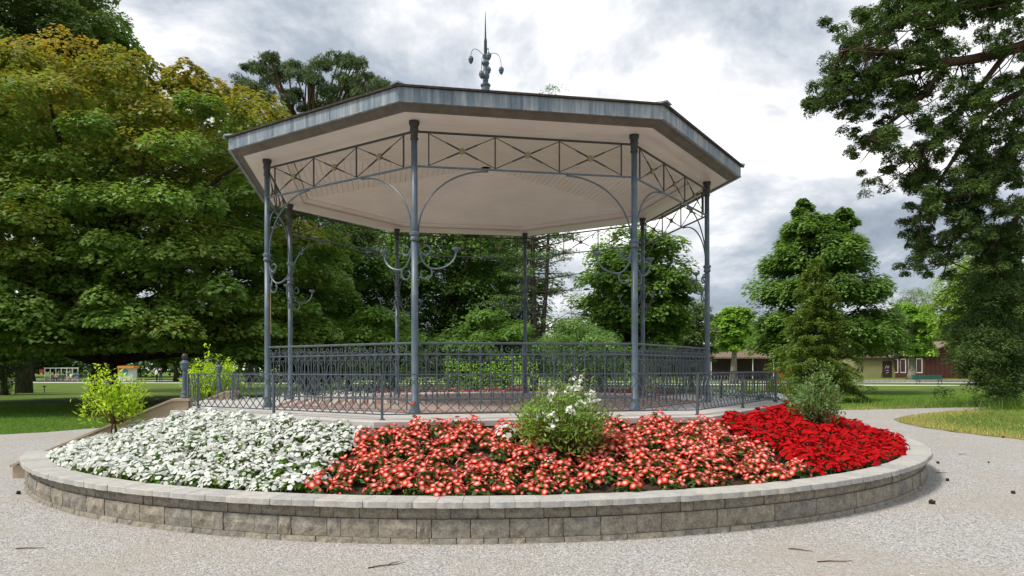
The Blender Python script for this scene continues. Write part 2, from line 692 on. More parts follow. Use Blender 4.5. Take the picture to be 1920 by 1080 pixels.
gravel_edge = [(-70, 2), (-22, 13.6), (-12.5, 17.3), (-11.3, 19.8), (-9.5, 24), (-6, 28), (-2, 29.5), (5, 29.0), (11.5, 26.4),
               (18.6, 29.0), (45, 34), (45, 31.0), (18.3, 27.6), (12.3, 23.0), (11.0, 19.7), (11.2, 15.7), (12.5, 12), (18, 6), (40, -5),
               (40, -30), (-70, -30)]
GE = smooth_pts(gravel_edge)
sheet('gravel_yard', GE, 0.006, 'gravel', label='pale gravel yard around the round planter', wob=0.06, step=0.35)
# worn dry grass along the edge of the right hand lawn
dry = [(18.5, 27.5), (12.3, 23.1), (10.9, 19.7), (11.1, 15.6), (12.4, 11.8), (13.3, 12.6), (12.6, 16), (12.3, 19.5), (13.2, 22.3), (18.8, 26.8)]
sheet('dry_grass_edge', smooth_pts(dry, 1), 0.010, 'dry_grass', label='worn dry grass along the gravel', wob=0.10, step=0.4)
pa, pb = Vector((-120, 108.0)), Vector((75, 53.7))
dd = (pb - pa).normalized()
nn = Vector((-dd.y, dd.x))
sheet('path', [tuple(pa - nn * 1.6), tuple(pb - nn * 1.6), tuple(pb + nn * 1.6), tuple(pa + nn * 1.6)], 0.008, 'far_path', label='pale straight path across the far lawn')
pa2, pb2 = pa + nn * 14, pb + nn * 14
sheet('path', [tuple(pa2 - nn * 1.2), tuple(pb2 - nn * 1.2), tuple(pb2 + nn * 1.2), tuple(pa2 + nn * 1.2)], 0.008, 'far_path', label='second pale path behind the straight path')

# ------------------------------------------------------------------ planter: wall of split stone with coping
rs = random.Random(7)
STAIR0, STAIR1 = 276.4, 308.6                       # the stair leaves the ring open here (relative degrees)
planter = empty('planter_wall', (CX, CY, 0), TH)
tag(planter, 'round low retaining wall of split grey stone blocks with flat coping around the flower bed', 'wall')


def rough_block(L, H, D, seed, cham=0.006, amp=0.011, nx=5, nz=3):
    """split faced block: local x along the wall, +y outwards, face at y=0"""
    r0 = random.Random(seed)
    mb = MB()
    g_ = []
    for j in range(nz):
        row = []
        for i in range(nx):
            u, w = i / (nx - 1), j / (nz - 1)
            edge = i in (0, nx - 1) or j in (0, nz - 1)
            y = -0.012 + r0.uniform(-0.004, 0.002) if edge else r0.uniform(-amp, amp)
            x = -L / 2 + 0.0025 + (L - 0.005) * u
            z = 0.002 + (H - 0.004) * w
            if not edge:
                x += r0.uniform(-.1, .1) * L / nx
                z += r0.uniform(-.1, .1) * H / nz
            elif (i in (0, nx - 1)) and (j in (0, nz - 1)):
                x *= 0.985
                y -= 0.004
            row.append((x, y, z))
        g_.append(row)
    b0 = len(mb.v)
    for row in g_:
        mb.v += row
    for j in range(nz - 1):
        for i in range(nx - 1):
            q = [b0 + j * nx + i, b0 + j * nx + i + 1, b0 + (j + 1) * nx + i + 1, b0 + (j + 1) * nx + i]
            mb.f.append(tuple(reversed(q)))
    # body behind
    per = [g_[0][i] for i in range(nx)] + [g_[j][nx - 1] for j in range(1, nz)] + [g_[nz - 1][i] for i in range(nx - 2, -1, -1)] + [g_[j][0] for j in range(nz - 2, 0, -1)]
    back = [(p_[0] * (1 - D / 7.5), -D, p_[2]) for p_ in per]
    n = len(per)
    b1 = len(mb.v)
    mb.v += per + back
    for i in range(n):
        j = (i + 1) % n
        mb.f.append((b1 + i, b1 + j, b1 + n + j, b1 + n + i))
    return mb


courses = [(-0.06, 0.118, 7.500), (0.058, 0.172, 7.485), (0.230, 0.112, 7.462)]
lens = [0.36, 0.25, 0.135]
cache = {}
rest = MB()
for ci, (z0, H, rad) in enumerate(courses):
    ang = STAIR1 - 360 + rs.uniform(0, 0.4)           # from -31.5 deg up to 286.5
    last = -1
    while ang < STAIR0:
        li = rs.choices([0, 1, 2], [0.42, 0.34, 0.24])[0]
        if li == 2 and last == 2:
            li = 0
        last = li
        L = lens[li]
        da = math.degrees(L / rad)
        mid_a = ang + da / 2
        vis = mid_a < 92
        key = (ci, li, rs.randrange(4))
        if vis:
            if key not in cache:
                cache[key] = rough_block(L, H, 0.16, hash(key) % 99991).mesh('block', 'stone')
            rr = rad + rs.uniform(-0.006, 0.006)
            a_ = R_(mid_a)
            link('block', cache[key], planter, (rr * math.cos(a_), rr * math.sin(a_), z0), a_ - math.pi / 2 + rs.uniform(-.012, .012))
        else:
            a_ = R_(mid_a)
            rest.box(((rad - .08) * math.cos(a_), (rad - .08) * math.sin(a_), z0 + H / 2), (L - .008, .16, H - .005), a_ - math.pi / 2)
        ang += da
tag(rest.build('rear_blocks', 'stone', planter), kind='stuff')
# dark core so that no light passes the joints
core = MB()
NC = 108
for i in range(NC):
    a0, a1 = (R_(STAIR1 - 360 + (i + k_) * (STAIR0 - STAIR1 + 360) / NC) for k_ in (0, 1))
    q = lambda r, a_, z: (r * math.cos(a_), r * math.sin(a_), z)
    core.prism([q(7.24, a0, -.05), q(7.44, a0, -.05), q(7.44, a1, -.05), q(7.24, a1, -.05)],
               [q(7.24, a0, .338), q(7.44, a0, .338), q(7.44, a1, .338), q(7.24, a1, .338)])
core.build('core', 'soil', planter)
ccache = {}
ang = STAIR1 - 360
ncop = 0
while ang < STAIR0:
    L = rs.choice([0.225, 0.225, 0.235, 0.245])
    da = math.degrees(L / 7.54)
    a_ = R_(ang + da / 2)
    key = (L, rs.randrange(4))
    if key not in ccache:
        r0 = random.Random(hash(key) % 9973)
        mb = MB()
        Wd = 0.325
        lo = [(-L / 2 + .0015, -.012, 0), (-L / 4, r0.uniform(-.006, .004), 0), (0, r0.uniform(-.004, .006), 0), (L / 4, r0.uniform(-.006, .004), 0), (L / 2 - .0015, -.012, 0)]
        hi = [(x, y + r0.uniform(-.006, .0), .052) for x, y, z in lo]
        k_ = 1 - Wd / 7.54
        bk = [(L / 2 * k_ - .0015, -Wd, 0), (-L / 2 * k_ + .0015, -Wd, 0)]
        bkh = [(x, y, .057) for x, y, z in bk]
        top = [(x * .985, y - .006, .057) for x, y, z in hi]
        mb.prism([*lo, *bk], [*hi, *[(x, y, .052) for x, y, z in bk]])
        mb.f.pop(-8 + 0) if False else None
        mb.prism([(x, y, .0518) for x, y, z in hi] + [(x, y, .0518) for x, y, z in bk], top + bkh)
        ccache[key] = mb.mesh('coping_stone', 'coping')
    rr = 7.545 + rs.uniform(-.006, .006)
    link('coping_stone', ccache[key], planter, (rr * math.cos(a_), rr * math.sin(a_), .345 + rs.uniform(-.0015, .0015)), a_ - math.pi / 2)
    ang += da
    ncop += 1

# soil of the bed, a ring that rises to the terrace
BED_IN, BED_OUT = 5.45, 7.24


def bed_z(r):
    t = max(0.0, min(1.0, (r - 5.5) / (7.2 - 5.5)))
    return 0.885 * (1 - t) + 0.335 * t + 0.015 * math.sin(math.pi * t)


V, Fc = [], []
na, nr = 240, 10
rng = np.random.default_rng(3)
a0, a1 = STAIR1 - 360 - .6, STAIR0 + .6
for i in range(na + 1):
    a_ = R_(a0 + (a1 - a0) * i / na)
    for j in range(nr + 1):
        r = 5.0 + (BED_OUT - 5.0) * j / nr
        px_, py_ = r * math.cos(a_), r * math.sin(a_)
        ua = R_(292.5)
        tt_ = -math.sin(ua) * px_ + math.cos(ua) * py_
        if abs(tt_) < 1.98 and math.cos(ua) * px_ + math.sin(ua) * py_ > 0:
            mv = math.copysign(1.98, tt_) - tt_
            px_, py_ = px_ - math.sin(ua) * mv, py_ + math.cos(ua) * mv
        V.append((px_, py_, bed_z(r) + rng.uniform(-.02, .02) * (0 < j < nr)))
for i in range(na):
    for j in range(nr):
        b_ = i * (nr + 1) + j
        Fc.append((b_, b_ + 1, b_ + nr + 2, b_ + nr + 1))
o = link('flower_bed_soil', np_mesh('flower_bed_soil', np.array(V), np.array(Fc), 'soil', smooth=True), None, (CX, CY, 0), TH)
tag(o, 'dark soil of the sloping round flower bed', kind='structure')

# ------------------------------------------------------------------ terrace and paving
terr = empty('terrace', (CX, CY, 0), TH)
tag(terr, 'octagonal pale concrete terrace under the bandstand with red and cream paving strips', 'terrace')
RS = 5.66
mb = MB()
mb.prism([oct_pt(RS - .06, i, 0.02) for i in range(8)], [oct_pt(RS - .06, i, PZ - .075) for i in range(8)])
mb.build('foundation', 'slab_side', terr)
mb = MB()
mb.prism([oct_pt(RS, i, PZ - .074) for i in range(8)], [oct_pt(RS, i, PZ - .008) for i in range(8)])
mb.prism([oct_pt(RS, i, PZ - .0079) for i in range(8)], [oct_pt(RS - .012, i, PZ) for i in range(8)])
mb.build('slab', 'slab', terr)
r = 4.12
ring = 0
while r > 0.35:
    w = 0.135 if ring % 2 == 0 else 0.12
    for i in range(8):
        p0, p1 = oct_pt(r, i), oct_pt(r, i + 1)
        q0, q1 = oct_pt(r - w + .004, i), oct_pt(r - w + .004, i + 1)
        zt = PZ + .006
        mb = MB()
        mb.prism([(p0[0], p0[1], PZ + .001), (p1[0], p1[1], PZ + .001), (q1[0], q1[1], PZ + .001), (q0[0], q0[1], PZ + .001)],
                 [(p0[0], p0[1], zt), (p1[0], p1[1], zt), (q1[0], q1[1], zt), (q0[0], q0[1], zt)])
        mb.build('paving_strip', 'paver_red' if ring % 2 == 0 else 'paver_cream', terr)
    r -= w
    ring += 1

# ------------------------------------------------------------------ stairs on the side between columns 6 and 7
UA = R_(292.5)                      # local direction of the stair
US = Vector((math.cos(UA), math.sin(UA)))
TS = Vector((-math.sin(UA), math.cos(UA)))      # towards the camera side


def st(u, t, z):
    p_ = US * u + TS * t
    return (p_.x, p_.y, z)


stair = empty('stair', (CX, CY, 0), TH)
tag(stair, 'flight of stone steps between tan stucco side walls leading up to the terrace', 'stair')
nst = 6
for i in range(nst):
    zt = PZ * (i + 1) / (nst + 0) - (0.003 if i == nst - 1 else 0)
    u0 = 7.25 - (i + 1) * 0.33
    u1 = 7.25 - i * 0.33
    zb = -.02
    mb = MB()
    lo_u = max(u0, 5.24)
    mb.prism([st(lo_u, -1.86, zb), st(u1 - .002, -1.86, zb), st(u1 - .002, 1.86, zb), st(lo_u, 1.86, zb)],
             [st(lo_u, -1.86, zt), st(u1 - .002, -1.86, zt), st(u1 - .002, 1.86, zt), st(lo_u, 1.86, zt)])
    mb.build('step', 'slab', stair)
for sgn in (1, -1):
    prof = [(4.98, -.05), (7.42, -.05), (7.42, 0.17), (5.22, PZ + .14), (4.98, PZ + .14)]
    ti, to = 1.87 * sgn, 2.09 * sgn
    mb = MB()
    A_ = [st(u, ti, z) for u, z in prof]
    B_ = [st(u, to, z) for u, z in prof]
    if sgn > 0:
        A_, B_ = B_, A_
    mb.prism(A_, B_)
    w_ = mb.build('side_wall', 'stucco', stair)
    # thin coping on top of the wall
    cp = [(7.45, 0.172), (5.22, PZ + .142), (4.96, PZ + .142)]
    ti, to = 1.84 * sgn, 2.12 * sgn
    mb = MB()
    for (ua, za), (ub, zb) in zip(cp[:-1], cp[1:]):
        q = [st(ua, ti, za), st(ub, ti, zb), st(ub, to, zb), st(ua, to, za)]
        mb.prism(q, [(x, y, z + .035) for x, y, z in q])
    mb.build('wall_coping', 'stucco', w_)

for sgn, lab in ((1, 'cast iron newel post with ball finial beside the white flower sector'), (-1, 'cast iron newel post with ball finial in front of the tall yellow green shrub')):
    u = 5.06 if sgn > 0 else 5.36
    base = st(u, 1.98 * sgn, PZ + .176)
    w = Matrix.Rotation(TH, 4, 'Z') @ Vector(base)
    nw = empty('newel_post', (CX + w.x, CY + w.y, base[2] if sgn > 0 else base[2] - .045), TH)
    tag(nw, lab, 'post', 'stair newel posts')
    MB().lathe([(.068, -.01), (.068, .02), (.058, .05), (.048, .06), (.055, .08), (.042, .12), (.036, .28), (.031, .43)], 12).build('shaft', 'iron', nw, smooth=False)
    MB().lathe([(.036, .43), (.044, .44), (.058, .47), (.062, .535), (.074, .545), (.07, .56), (.036, .59), (.022, .60)], 12).build('urn', 'iron', nw)
    MB().lathe([(.016, .60), (.035, .615), (.044, .64), (.044, .665), (.03, .69), (.008, .70)], 12).build('ball', 'iron_dark', nw, smooth=True)

# ------------------------------------------------------------------ bandstand
bs = empty('bandstand', (CX, CY, PZ), TH)
tag(bs, 'octagonal iron bandstand with slender blue grey columns, scrolled railings and zinc edged roof', 'bandstand')
RC = 4.2
CT = 4.062                         # column height
sh = MB()
sh.lathe([(.082, .008), (.082, .03), (.074, .045), (.074, .06), (.064, .08), (.060, .13), (.058, .155), (.064, .165), (.064, .18), (.050, .195),
          (.048, 1.2), (.0465, 2.40)], 16)
sh.lathe([(.0465, 2.402), (.045, 2.60), (.043, 3.80)], 16)
shaft_me = sh.mesh('column', 'iron', True)
cl = MB().lathe([(.05, 2.40), (.064, 2.41), (.064, 2.435), (.054, 2.45), (.054, 2.47), (.071, 2.485), (.071, 2.515), (.052, 2.53)], 16).mesh('collar', 'iron')
cp_ = MB().lathe([(.047, 3.80), (.056, 3.805), (.056, 3.83), (.049, 3.845), (.052, 3.90), (.062, 3.93), (.062, 3.95), (.056, 3.96), (.058, 3.99), (.073, 4.02), (.073, 4.062)], 16).mesh('capital', 'iron_dark')  # dirt and the shade under the roof are both put into its dark colour


def arc_pts(fn, n):
    return [fn(i / (n - 1)) for i in range(n)]


def spiral(cx_, cz_, r0, r1, a0_, a1_, n=12):
    out = []
    for i in range(n):
        t = i / (n - 1)
        a_ = a0_ + (a1_ - a0_) * t
        r_ = r0 + (r1 - r0) * t
        out.append((cx_ + r_ * math.cos(a_), 0.0, cz_ + r_ * math.sin(a_)))
    return out


# lamp arm: runs along local x from the column, a scroll above and one below, cup at the end
def lamp_arm_mb():
    mb = MB()
    pts = []
    for t in np.linspace(0, 1, 16):
        # from (0.07,2.38) sweeping down to the trough and up to the cup
        if t < .45:
            s_ = t / .45
            x = .050 + (.27 - .050) * (1 - math.cos(s_ * math.pi / 2))
            z = 2.36 - .34 * math.sin(s_ * math.pi / 2)
        else:
            s_ = (t - .45) / .55
            x = .27 + .31 * math.sin(s_ * math.pi / 2)
            z = 2.02 + .25 * (1 - math.cos(s_ * math.pi / 2))
        pts.append((x, 0, z))
    mb.tube(pts, .0135, 6)
    mb.tube([(.048, 0, 2.32)] + spiral(.16, 2.285, .075, .05, math.pi * 1.15, math.pi * 2.85, 16), .0125, 5)
    mb.tube(spiral(.15, 1.955, .10, .06, math.pi * .30, -math.pi * 1.25, 16), .0125, 5)
    return mb


arm_me = lamp_arm_mb().mesh('lamp_arm', 'iron')
cup_me = MB().lathe([(.018, 2.26), (.03, 2.28), (.06, 2.30), (.064, 2.325), (.05, 2.33)], 10, (.58, 0, 0)).mesh('lamp_cup', 'iron')

BAY = 2 * RC * math.sin(math.pi / 8)


def bay_frame(i):
    """origin at column i, local x towards column i+1 : (loc, rz)"""
    p0 = Vector(oct_pt(RC, i))
    p1 = Vector(oct_pt(RC, i + 1))
    d = p1 - p0
    return p0, math.atan2(d.y, d.x)


for i in range(8):
    p0 = oct_pt(RC, i)
    c_ = link('column', shaft_me, bs, p0)
    link('collar', cl, c_)
    link('capital', cp_, c_)
    for rz in (bay_frame(i)[1], bay_frame(i - 1)[1] + math.pi):
        a_ = link('lamp_arm', arm_me, c_, (0, 0, 0), rz)
        link('lamp_cup', cup_me, c_, (0, 0, 0), rz)

# trusses
T0, T1 = 3.44, 3.92
x0_, x1_ = .20, BAY - .20
pan = (x1_ - x0_) / 3
top_me = MB().box((BAY / 2, 0, T1), (BAY - .09, .024, .026)).mesh('truss', 'iron_dark')
bot_me = MB().box((BAY / 2, 0, T0), (BAY - .09, .03, .022)).mesh('lower_chord', 'iron')
vert_me = MB().box((0, 0, (T0 + T1) / 2), (.018, .018, T1 - T0 - .032)).mesh('truss_post', 'iron_dark')


def brace_mesh(sg):
    mb = MB()
    for s_ in (-1, 1):
        x_e, z_e = s_ * (pan / 2 - .012), s_ * sg * (T1 - T0 - .05) / 2
        zc = (T0 + T1) / 2
        y = .006 * sg
        P = [(s_ * .03, y, zc + s_ * sg * .014), (x_e * .45, y, zc + z_e * .45), (x_e * .5, y, zc + z_e * .5), (x_e, y, zc + z_e)]
        mb.tube(P, [.0125, .012, .007, .0065], 6)
    return mb.mesh('brace', 'iron_dark')


br = [brace_mesh(1), brace_mesh(-1)]
rb = MB()
for k_ in range(6):
    a_ = k_ * math.pi / 3 + .3
    cx_, cz_ = .030 * math.cos(a_), (T0 + T1) / 2 + .030 * math.sin(a_)
    ringv = [(cx_ + .019 * math.cos(q * math.pi / 3), -.02, cz_ + .019 * math.sin(q * math.pi / 3)) for q in range(6)]
    rb.prism(ringv, [(x, .02, z) for x, y, z in ringv])
rb.prism([(.014 * math.cos(q * math.pi / 3), -.028, (T0 + T1) / 2 + .014 * math.sin(q * math.pi / 3)) for q in range(6)],
         [(.014 * math.cos(q * math.pi / 3), .028, (T0 + T1) / 2 + .014 * math.sin(q * math.pi / 3)) for q in range(6)])
ros_me = rb.mesh('rosette', 'brass')


def arch_mesh():
    mb = MB()
    P = []
    for t in np.linspace(0, 1, 18):
        a_ = math.pi - t * math.pi / 2
        P.append((.055 + .98 + .98 * math.cos(a_), 0, 2.53 + (T0 - .028 - 2.53) * math.sin(a_)))
    mb.tube(P, .0125, 6)
    return mb.mesh('arch_bracket', 'iron')


arch_me = arch_mesh()
for i in range(8):
    p0, rz = bay_frame(i)
    tr_ = link('truss', top_me, bs, p0, rz)
    link('lower_chord', bot_me, tr_)
    for j in range(4):
        link('truss_post', vert_me, tr_, (x0_ + j * pan, 0, 0))
    for j in range(3):
        for b_ in br:
            link('brace', b_, tr_, (x0_ + (j + .5) * pan, 0, 0))
        link('rosette', ros_me, tr_, (x0_ + (j + .5) * pan, 0, 0))
    link('arch_bracket', arch_me, tr_)
    a2 = link('arch_bracket', arch_me, tr_, (BAY, 0, 0), math.pi)

# inner railing with scrollwork
NB = 21
sp = BAY / NB
rail_me = MB().tube([(.04, 0, .985), (BAY - .04, 0, .985)], .018, 8).box((BAY / 2, 0, .832), (BAY - .12, .024, .022)).box((BAY / 2, 0, .193), (BAY - .12, .024, .022)).mesh('railing', 'iron_rail')


def bal_mesh(major):
    mb = MB()
    if major:
        mb.tube([(0, 0, .055), (0, 0, .965)], .0095, 6)
        cols = (.272, .755, .893)
    else:
        mb.tube([(0, 0, .115), (0, 0, .905)], .0085, 6)
        cols = (.272, .762, .885)
    for z in cols:
        mb.lathe([(.010, z - .018), (.018, z - .014), (.018, z + .014), (.010, z + .018)], 6)
    return mb.mesh('baluster', 'iron_rail')


def scroll_mesh():
    """one unit: the scrolls left and right of a lesser baluster"""
    mb = MB()
    rr = .0058
    for s_ in (-1, 1):
        fx_ = lambda P: [(s_ * x, 0, z) for x, y, z in P]
        # top: S curve up and out, ending in a spiral
        P = [(.006, 0, .845), (.02, 0, .862), (.04, 0, .872)] + spiral(.062, .908, .038, .014, -math.pi * .45, math.pi * 1.55, 14)
        mb.tube(fx_(P), rr, 4)
        # small curve from the greater baluster down to the rail
        mb.tube(fx_([(sp - .006, 0, .885), (sp - .02, 0, .862), (sp - .05, 0, .846)]), rr, 4)
        # arch below the second rail
        P = spiral(sp / 2, .765, sp / 2 - .008, sp / 2 - .012, 0, math.pi, 10)
        mb.tube(fx_(P), rr, 4)
        # c scroll hanging in the arch
        P = spiral(sp * .46, .735, .012, .046, math.pi * 1.4, -math.pi * .55, 14) + [(sp * .42, 0, .655)]
        mb.tube(fx_(P), rr, 4)
        # lyre rod
        P = [(sp * .42, 0, .658), (sp * .36, 0, .60), (sp * .22, 0, .47), (sp * .30, 0, .36), (sp * .46, 0, .31)] + spiral(sp * .5, .272, .038, .014, math.pi * .6, -math.pi * 1.2, 10)
        mb.tube(fx_(P), rr * .9, 4)
        # cup above the lower rail
        P = spiral(sp / 2, .268, sp / 2 - .008, sp / 2 - .012, math.pi, 2 * math.pi, 9)
        mb.tube(fx_(P), rr, 4)
    return mb.mesh('scrollwork', 'iron_rail')


bal_a, bal_b, scr = bal_mesh(True), bal_mesh(False), scroll_mesh()
for i in range(8):
    if i == 6:
        continue                              # open towards the stair
    p0, rz = bay_frame(i)
    rl = link('railing', rail_me, bs, p0, rz)
    for j in range(1, NB):
        if j % 2 == 0:
            link('baluster', bal_a, rl, (j * sp, 0, 0))
        else:
            link('baluster', bal_b, rl, (j * sp, 0, 0))
            link('scrollwork', scr, rl, (j * sp, 0, 0))

# roof: soffit, moulding, fascia, roof panels, ceiling
ZS = 4.064
FB, FT, RF = 4.125, 4.310, 4.80
for i in range(8):
    def O(r_, z_, k_):
        return oct_pt(r_, i + k_, z_)
    mb = MB()
    mb.prism([O(4.58, ZS, 0), O(4.58, ZS, 1), O(3.90, ZS, 1), O(3.90, ZS, 0)], [O(4.58, ZS + .03, 0), O(4.58, ZS + .03, 1), O(3.90, ZS + .03, 1), O(3.90, ZS + .03, 0)])
    mb.build('soffit', 'ceiling', bs)
    # stepped cornice inside the columns
    mb = MB()
    pr = [(3.90, ZS - .002), (3.90, ZS + .05), (3.85, ZS + .062), (3.83, ZS + .085), (3.80, ZS + .09), (3.80, ZS + .12), (3.93, ZS + .12), (3.93, ZS - .002)]
    mb.prism([O(r_, z_, 0) for r_, z_ in pr], [O(r_, z_, 1) for r_, z_ in pr])
    mb.build('inner_cornice', 'ceiling', bs)
    # ceiling of boards parallel to the side, rising to the middle
    mb = MB()
    nb = 34
    for b_ in range(nb):
        ra, rb_ = 3.79 * (1 - b_ / nb), 3.79 * (1 - (b_ + 1) / nb)
        za = ZS + .10 + .42 * b_ / nb
        zb = ZS + .10 + .42 * (b_ + 1) / nb
        g_ = .010
        ra2, rb2 = ra - g_, rb_ + .002
        mb.poly([O(ra, za + .014, 1), O(ra, za + .014, 0), O(ra2, za, 0), O(ra2, za, 1)])
        if rb2 > .02:
            mb.poly([O(ra2, za, 1), O(ra2, za, 0), O(rb2, zb, 0), O(rb2, zb, 1)])
            mb.poly([O(rb2, zb, 1), O(rb2, zb, 0), O(rb_, zb + .014, 0), O(rb_, zb + .014, 1)])
    mb.build('ceiling_boards', 'ceiling', bs)
    # moulding between soffit and fascia
    mb = MB()
    pr = [(4.578, ZS - .006), (4.60, ZS - .006), (4.615, ZS + .014), (4.635, ZS + .016), (4.66, ZS + .03), (4.69, ZS + .055), (4.70, ZS + .062), (4.745, ZS + .066), (4.755, FB + .01), (4.578, FB + .01)]
    mb.prism([O(r_, z_, 0) for r_, z_ in pr], [O(r_, z_, 1) for r_, z_ in pr])
    mb.build('cornice', 'moulding', bs)
    mb = MB()
    pr = [(4.757, FB - .004), (RF, FB - .004), (RF, FT), (4.757, FT)]
    mb.prism([O(r_, z_, 0) for r_, z_ in pr], [O(r_, z_, 1) for r_, z_ in pr])
    fa = mb.build('fascia', 'zinc', bs)
    # folded drip and standing seams in the zinc
    mb = MB()
    pr = [(RF + .001, FB - .008), (RF + .010, FB - .008), (RF + .010, FB + .008), (RF + .001, FB + .008)]
    mb.prism([O(r_, z_, 0) for r_, z_ in pr], [O(r_, z_, 1) for r_, z_ in pr])
    mb.build('drip', 'zinc', fa)
    e0, e1 = Vector(O(RF, 0, 0)), Vector(O(RF, 0, 1))
    rz = math.atan2((e1 - e0).y, (e1 - e0).x)
    for t in (.30, .64):
        p_ = e0.lerp(e1, t)
        MB().box((p_.x, p_.y, (FB + FT) / 2 + .008), (.012, .008, FT - FB - .03), rz).build('seam', 'zinc', fa)
    # roof panel with dark edge of shingles
    mb = MB()
    mb.prism([O(4.84, FT + .002, 0), O(4.84, FT + .002, 1), O(.02, FT + .95, 1), O(.02, FT + .95, 0)],
             [O(4.85, FT + .024, 0), O(4.85, FT + .024, 1), O(.02, FT + .98, 1), O(.02, FT + .98, 0)])
    rp = mb.build('roof_panel', 'roof', bs)
    mb = MB()
    h0, h1 = Vector(oct_pt(4.87, i, FT + .030)), Vector(oct_pt(.1, i, FT + .972))
    sd_ = Vector((-math.sin(i * math.pi / 4), math.cos(i * math.pi / 4), 0)) * .09
    up = Vector((0, 0, .028))
    dn = Vector((0, 0, -.03))
    mb.prism([h0 + sd_ + dn, h1 + sd_ + dn, h1, h0], [h0 + sd_ * 1.02 + dn + up * .5, h1 + sd_ * 1.02 + dn + up * .5, h1 + up, h0 + up])
    mb.prism([h0, h1, h1 - sd_ + dn, h0 - sd_ + dn], [h0 + up, h1 + up, h1 - sd_ * 1.02 + dn + up * .5, h0 - sd_ * 1.02 + dn + up * .5])
    mb.build('hip_cap', 'zinc', rp)

# finial with drooping leaf buds
fz = 5.87
fin = MB()
fin.lathe([(.12, fz - .85), (.095, fz + .0), (.082, fz + .30), (.100, fz + .31), (.100, fz + .34), (.06, fz + .37), (.05, fz + .39), (.06, fz + .41), (.05, fz + .43),
           (.07, fz + .47), (.078, fz + .50), (.075, fz + .53), (.05, fz + .59), (.042, fz + .69), (.05, fz + .71), (.078, fz + .755), (.074, fz + .78), (.04, fz + .83),
           (.05, fz + .86), (.055, fz + .92), (.03, fz + .94)], 12)
fo = fin.build('finial', 'iron', bs)
SPT = 7.018 + EYE - PZ              # tip of the spike
MB().lathe([(.034, fz + .94), (.030, fz + 1.2), (.018, SPT - .5), (.004, SPT)], 8).build('spike', 'iron_dark', fo)
for (wx, wy, dz, rise) in ((-.285, -.02, -.03, .14), (.31, .03, -.22, .10), (.07, -.20, -.04, .10), (-.075, -.12, -.36, .03), (.05, .26, -.12, .10)):
    ex = wx * math.cos(-TH) - wy * math.sin(-TH)
    ey = wx * math.sin(-TH) + wy * math.cos(-TH)
    P = []
    for t in np.linspace(0, 1, 10):
        rr = .08 + .92 * math.sin(t * math.pi / 2)
        P.append((ex * rr, ey * rr, fz + .9 + rise * math.sin(t * math.pi) + (dz + .02) * t ** 2.2))
    st_ = MB().tube(P, .006, 5).build('stem', 'iron_dark', fo)
    x, y, z = P[-1]
    MB().lathe([(.008, .012), (.045, -.02), (.055, -.06), (.038, -.115), (.005, -.155)], 8, (x, y, z)).build('bud', 'iron', fo)
# rope hanging on the second column left
mb = MB()
mb.tube([(0, 0, 1.9), (.004, 0, 1.6), (0, .004, 1.2)], .0035, 5)
mb.build('rope', 'rope', bs, (oct_pt(RC, 7)[0] + .05, oct_pt(RC, 7)[1] + .09, 0))
mb = MB()
for s_ in range(5):
    a0_, a1_ = R_(-34 + s_ * 10), R_(-34 + (s_ + 1) * 10)
    mb.poly([(.0655 * math.cos(a0_), .0655 * math.sin(a0_), .13), (.0655 * math.cos(a1_), .0655 * math.sin(a1_), .145),
             (.0655 * math.cos(a1_), .0655 * math.sin(a1_), .178), (.0655 * math.cos(a0_), .0655 * math.sin(a0_), .172)])
mb.build('sticker', 'sticker', bs, (oct_pt(RC, 0)[0] + .006, oct_pt(RC, 0)[1], 0))

# ------------------------------------------------------------------ low lattice railing round the terrace
RO = 5.40
lat = empty('terrace_railing', (CX, CY, PZ), TH)
tag(lat, 'low grey iron lattice railing running round the edge of the terrace', 'railing')
SIDE = 2 * RO * math.sin(math.pi / 8)
Z0, ZJ1, ZJ2, ZT = .075, .215, .36, .545
nu = 27
us = SIDE / nu


def lattice_mesh():
    mb = MB()
    mb.tube([(0, 0, ZJ1 - .005), (0, 0, ZJ2 + .005)], .0085, 5)
    for s_ in (-1, 1):
        y = .004 * s_
        mb.tube([(0, y, ZJ1), (s_ * us * .96, y, Z0)], .0062, 4)
        mb.tube([(0, y, ZJ2), (s_ * us * .96, y, ZT)], .0062, 4)
    for z in (ZJ1, ZJ2):
        mb.lathe([(.008, z - .012), (.014, z - .008), (.014, z + .008), (.008, z + .012)], 6)
    return mb.mesh('lattice_bar', 'iron_rail')


lat_me = lattice_mesh()
post_me = MB().box((0, 0, .27), (.03, .03, .58)).lathe([(.035, -.01), (.035, .012), (.02, .02)], 8).mesh('post', 'iron_rail')


def lat_run(i, t0, t1):
    p0 = Vector(oct_pt(RO, i))
    p1 = Vector(oct_pt(RO, i + 1))
    d = p1 - p0
    rz = math.atan2(d.y, d.x)
    mb = MB()
    L = SIDE
    mb.box((L * (t0 + t1) / 2, 0, ZT + .012), (L * (t1 - t0) + .012, .034, .016))
    mb.box((L * (t0 + t1) / 2, 0, Z0 - .006), (L * (t1 - t0), .022, .014))
    rl = mb.build('rail', 'iron_rail', lat, p0, rz)
    a_, b_ = int(round(t0 * nu)), int(round(t1 * nu))
    for j in range(a_ + 1, b_):
        link('lattice_bar', lat_me, rl, (j * us, 0, 0))
    for t in ((t0, .5 * (t0 + t1)) if t1 - t0 > .5 else (t0,)):
        link('post', post_me, rl, (L * t, 0, 0))
    if t1 < .99:
        link('post', post_me, rl, (L * t1, 0, 0))


for i in range(8):
    if i == 6:
        lat_run(6, 0, .15)
        lat_run(6, .85, 1.0)
    else:
        lat_run(i, 0, 1)


# ------------------------------------------------------------------ bedding plants
def lerp3(a_, b_, t):
    return np.array(a_) * (1 - t) + np.array(b_) * t


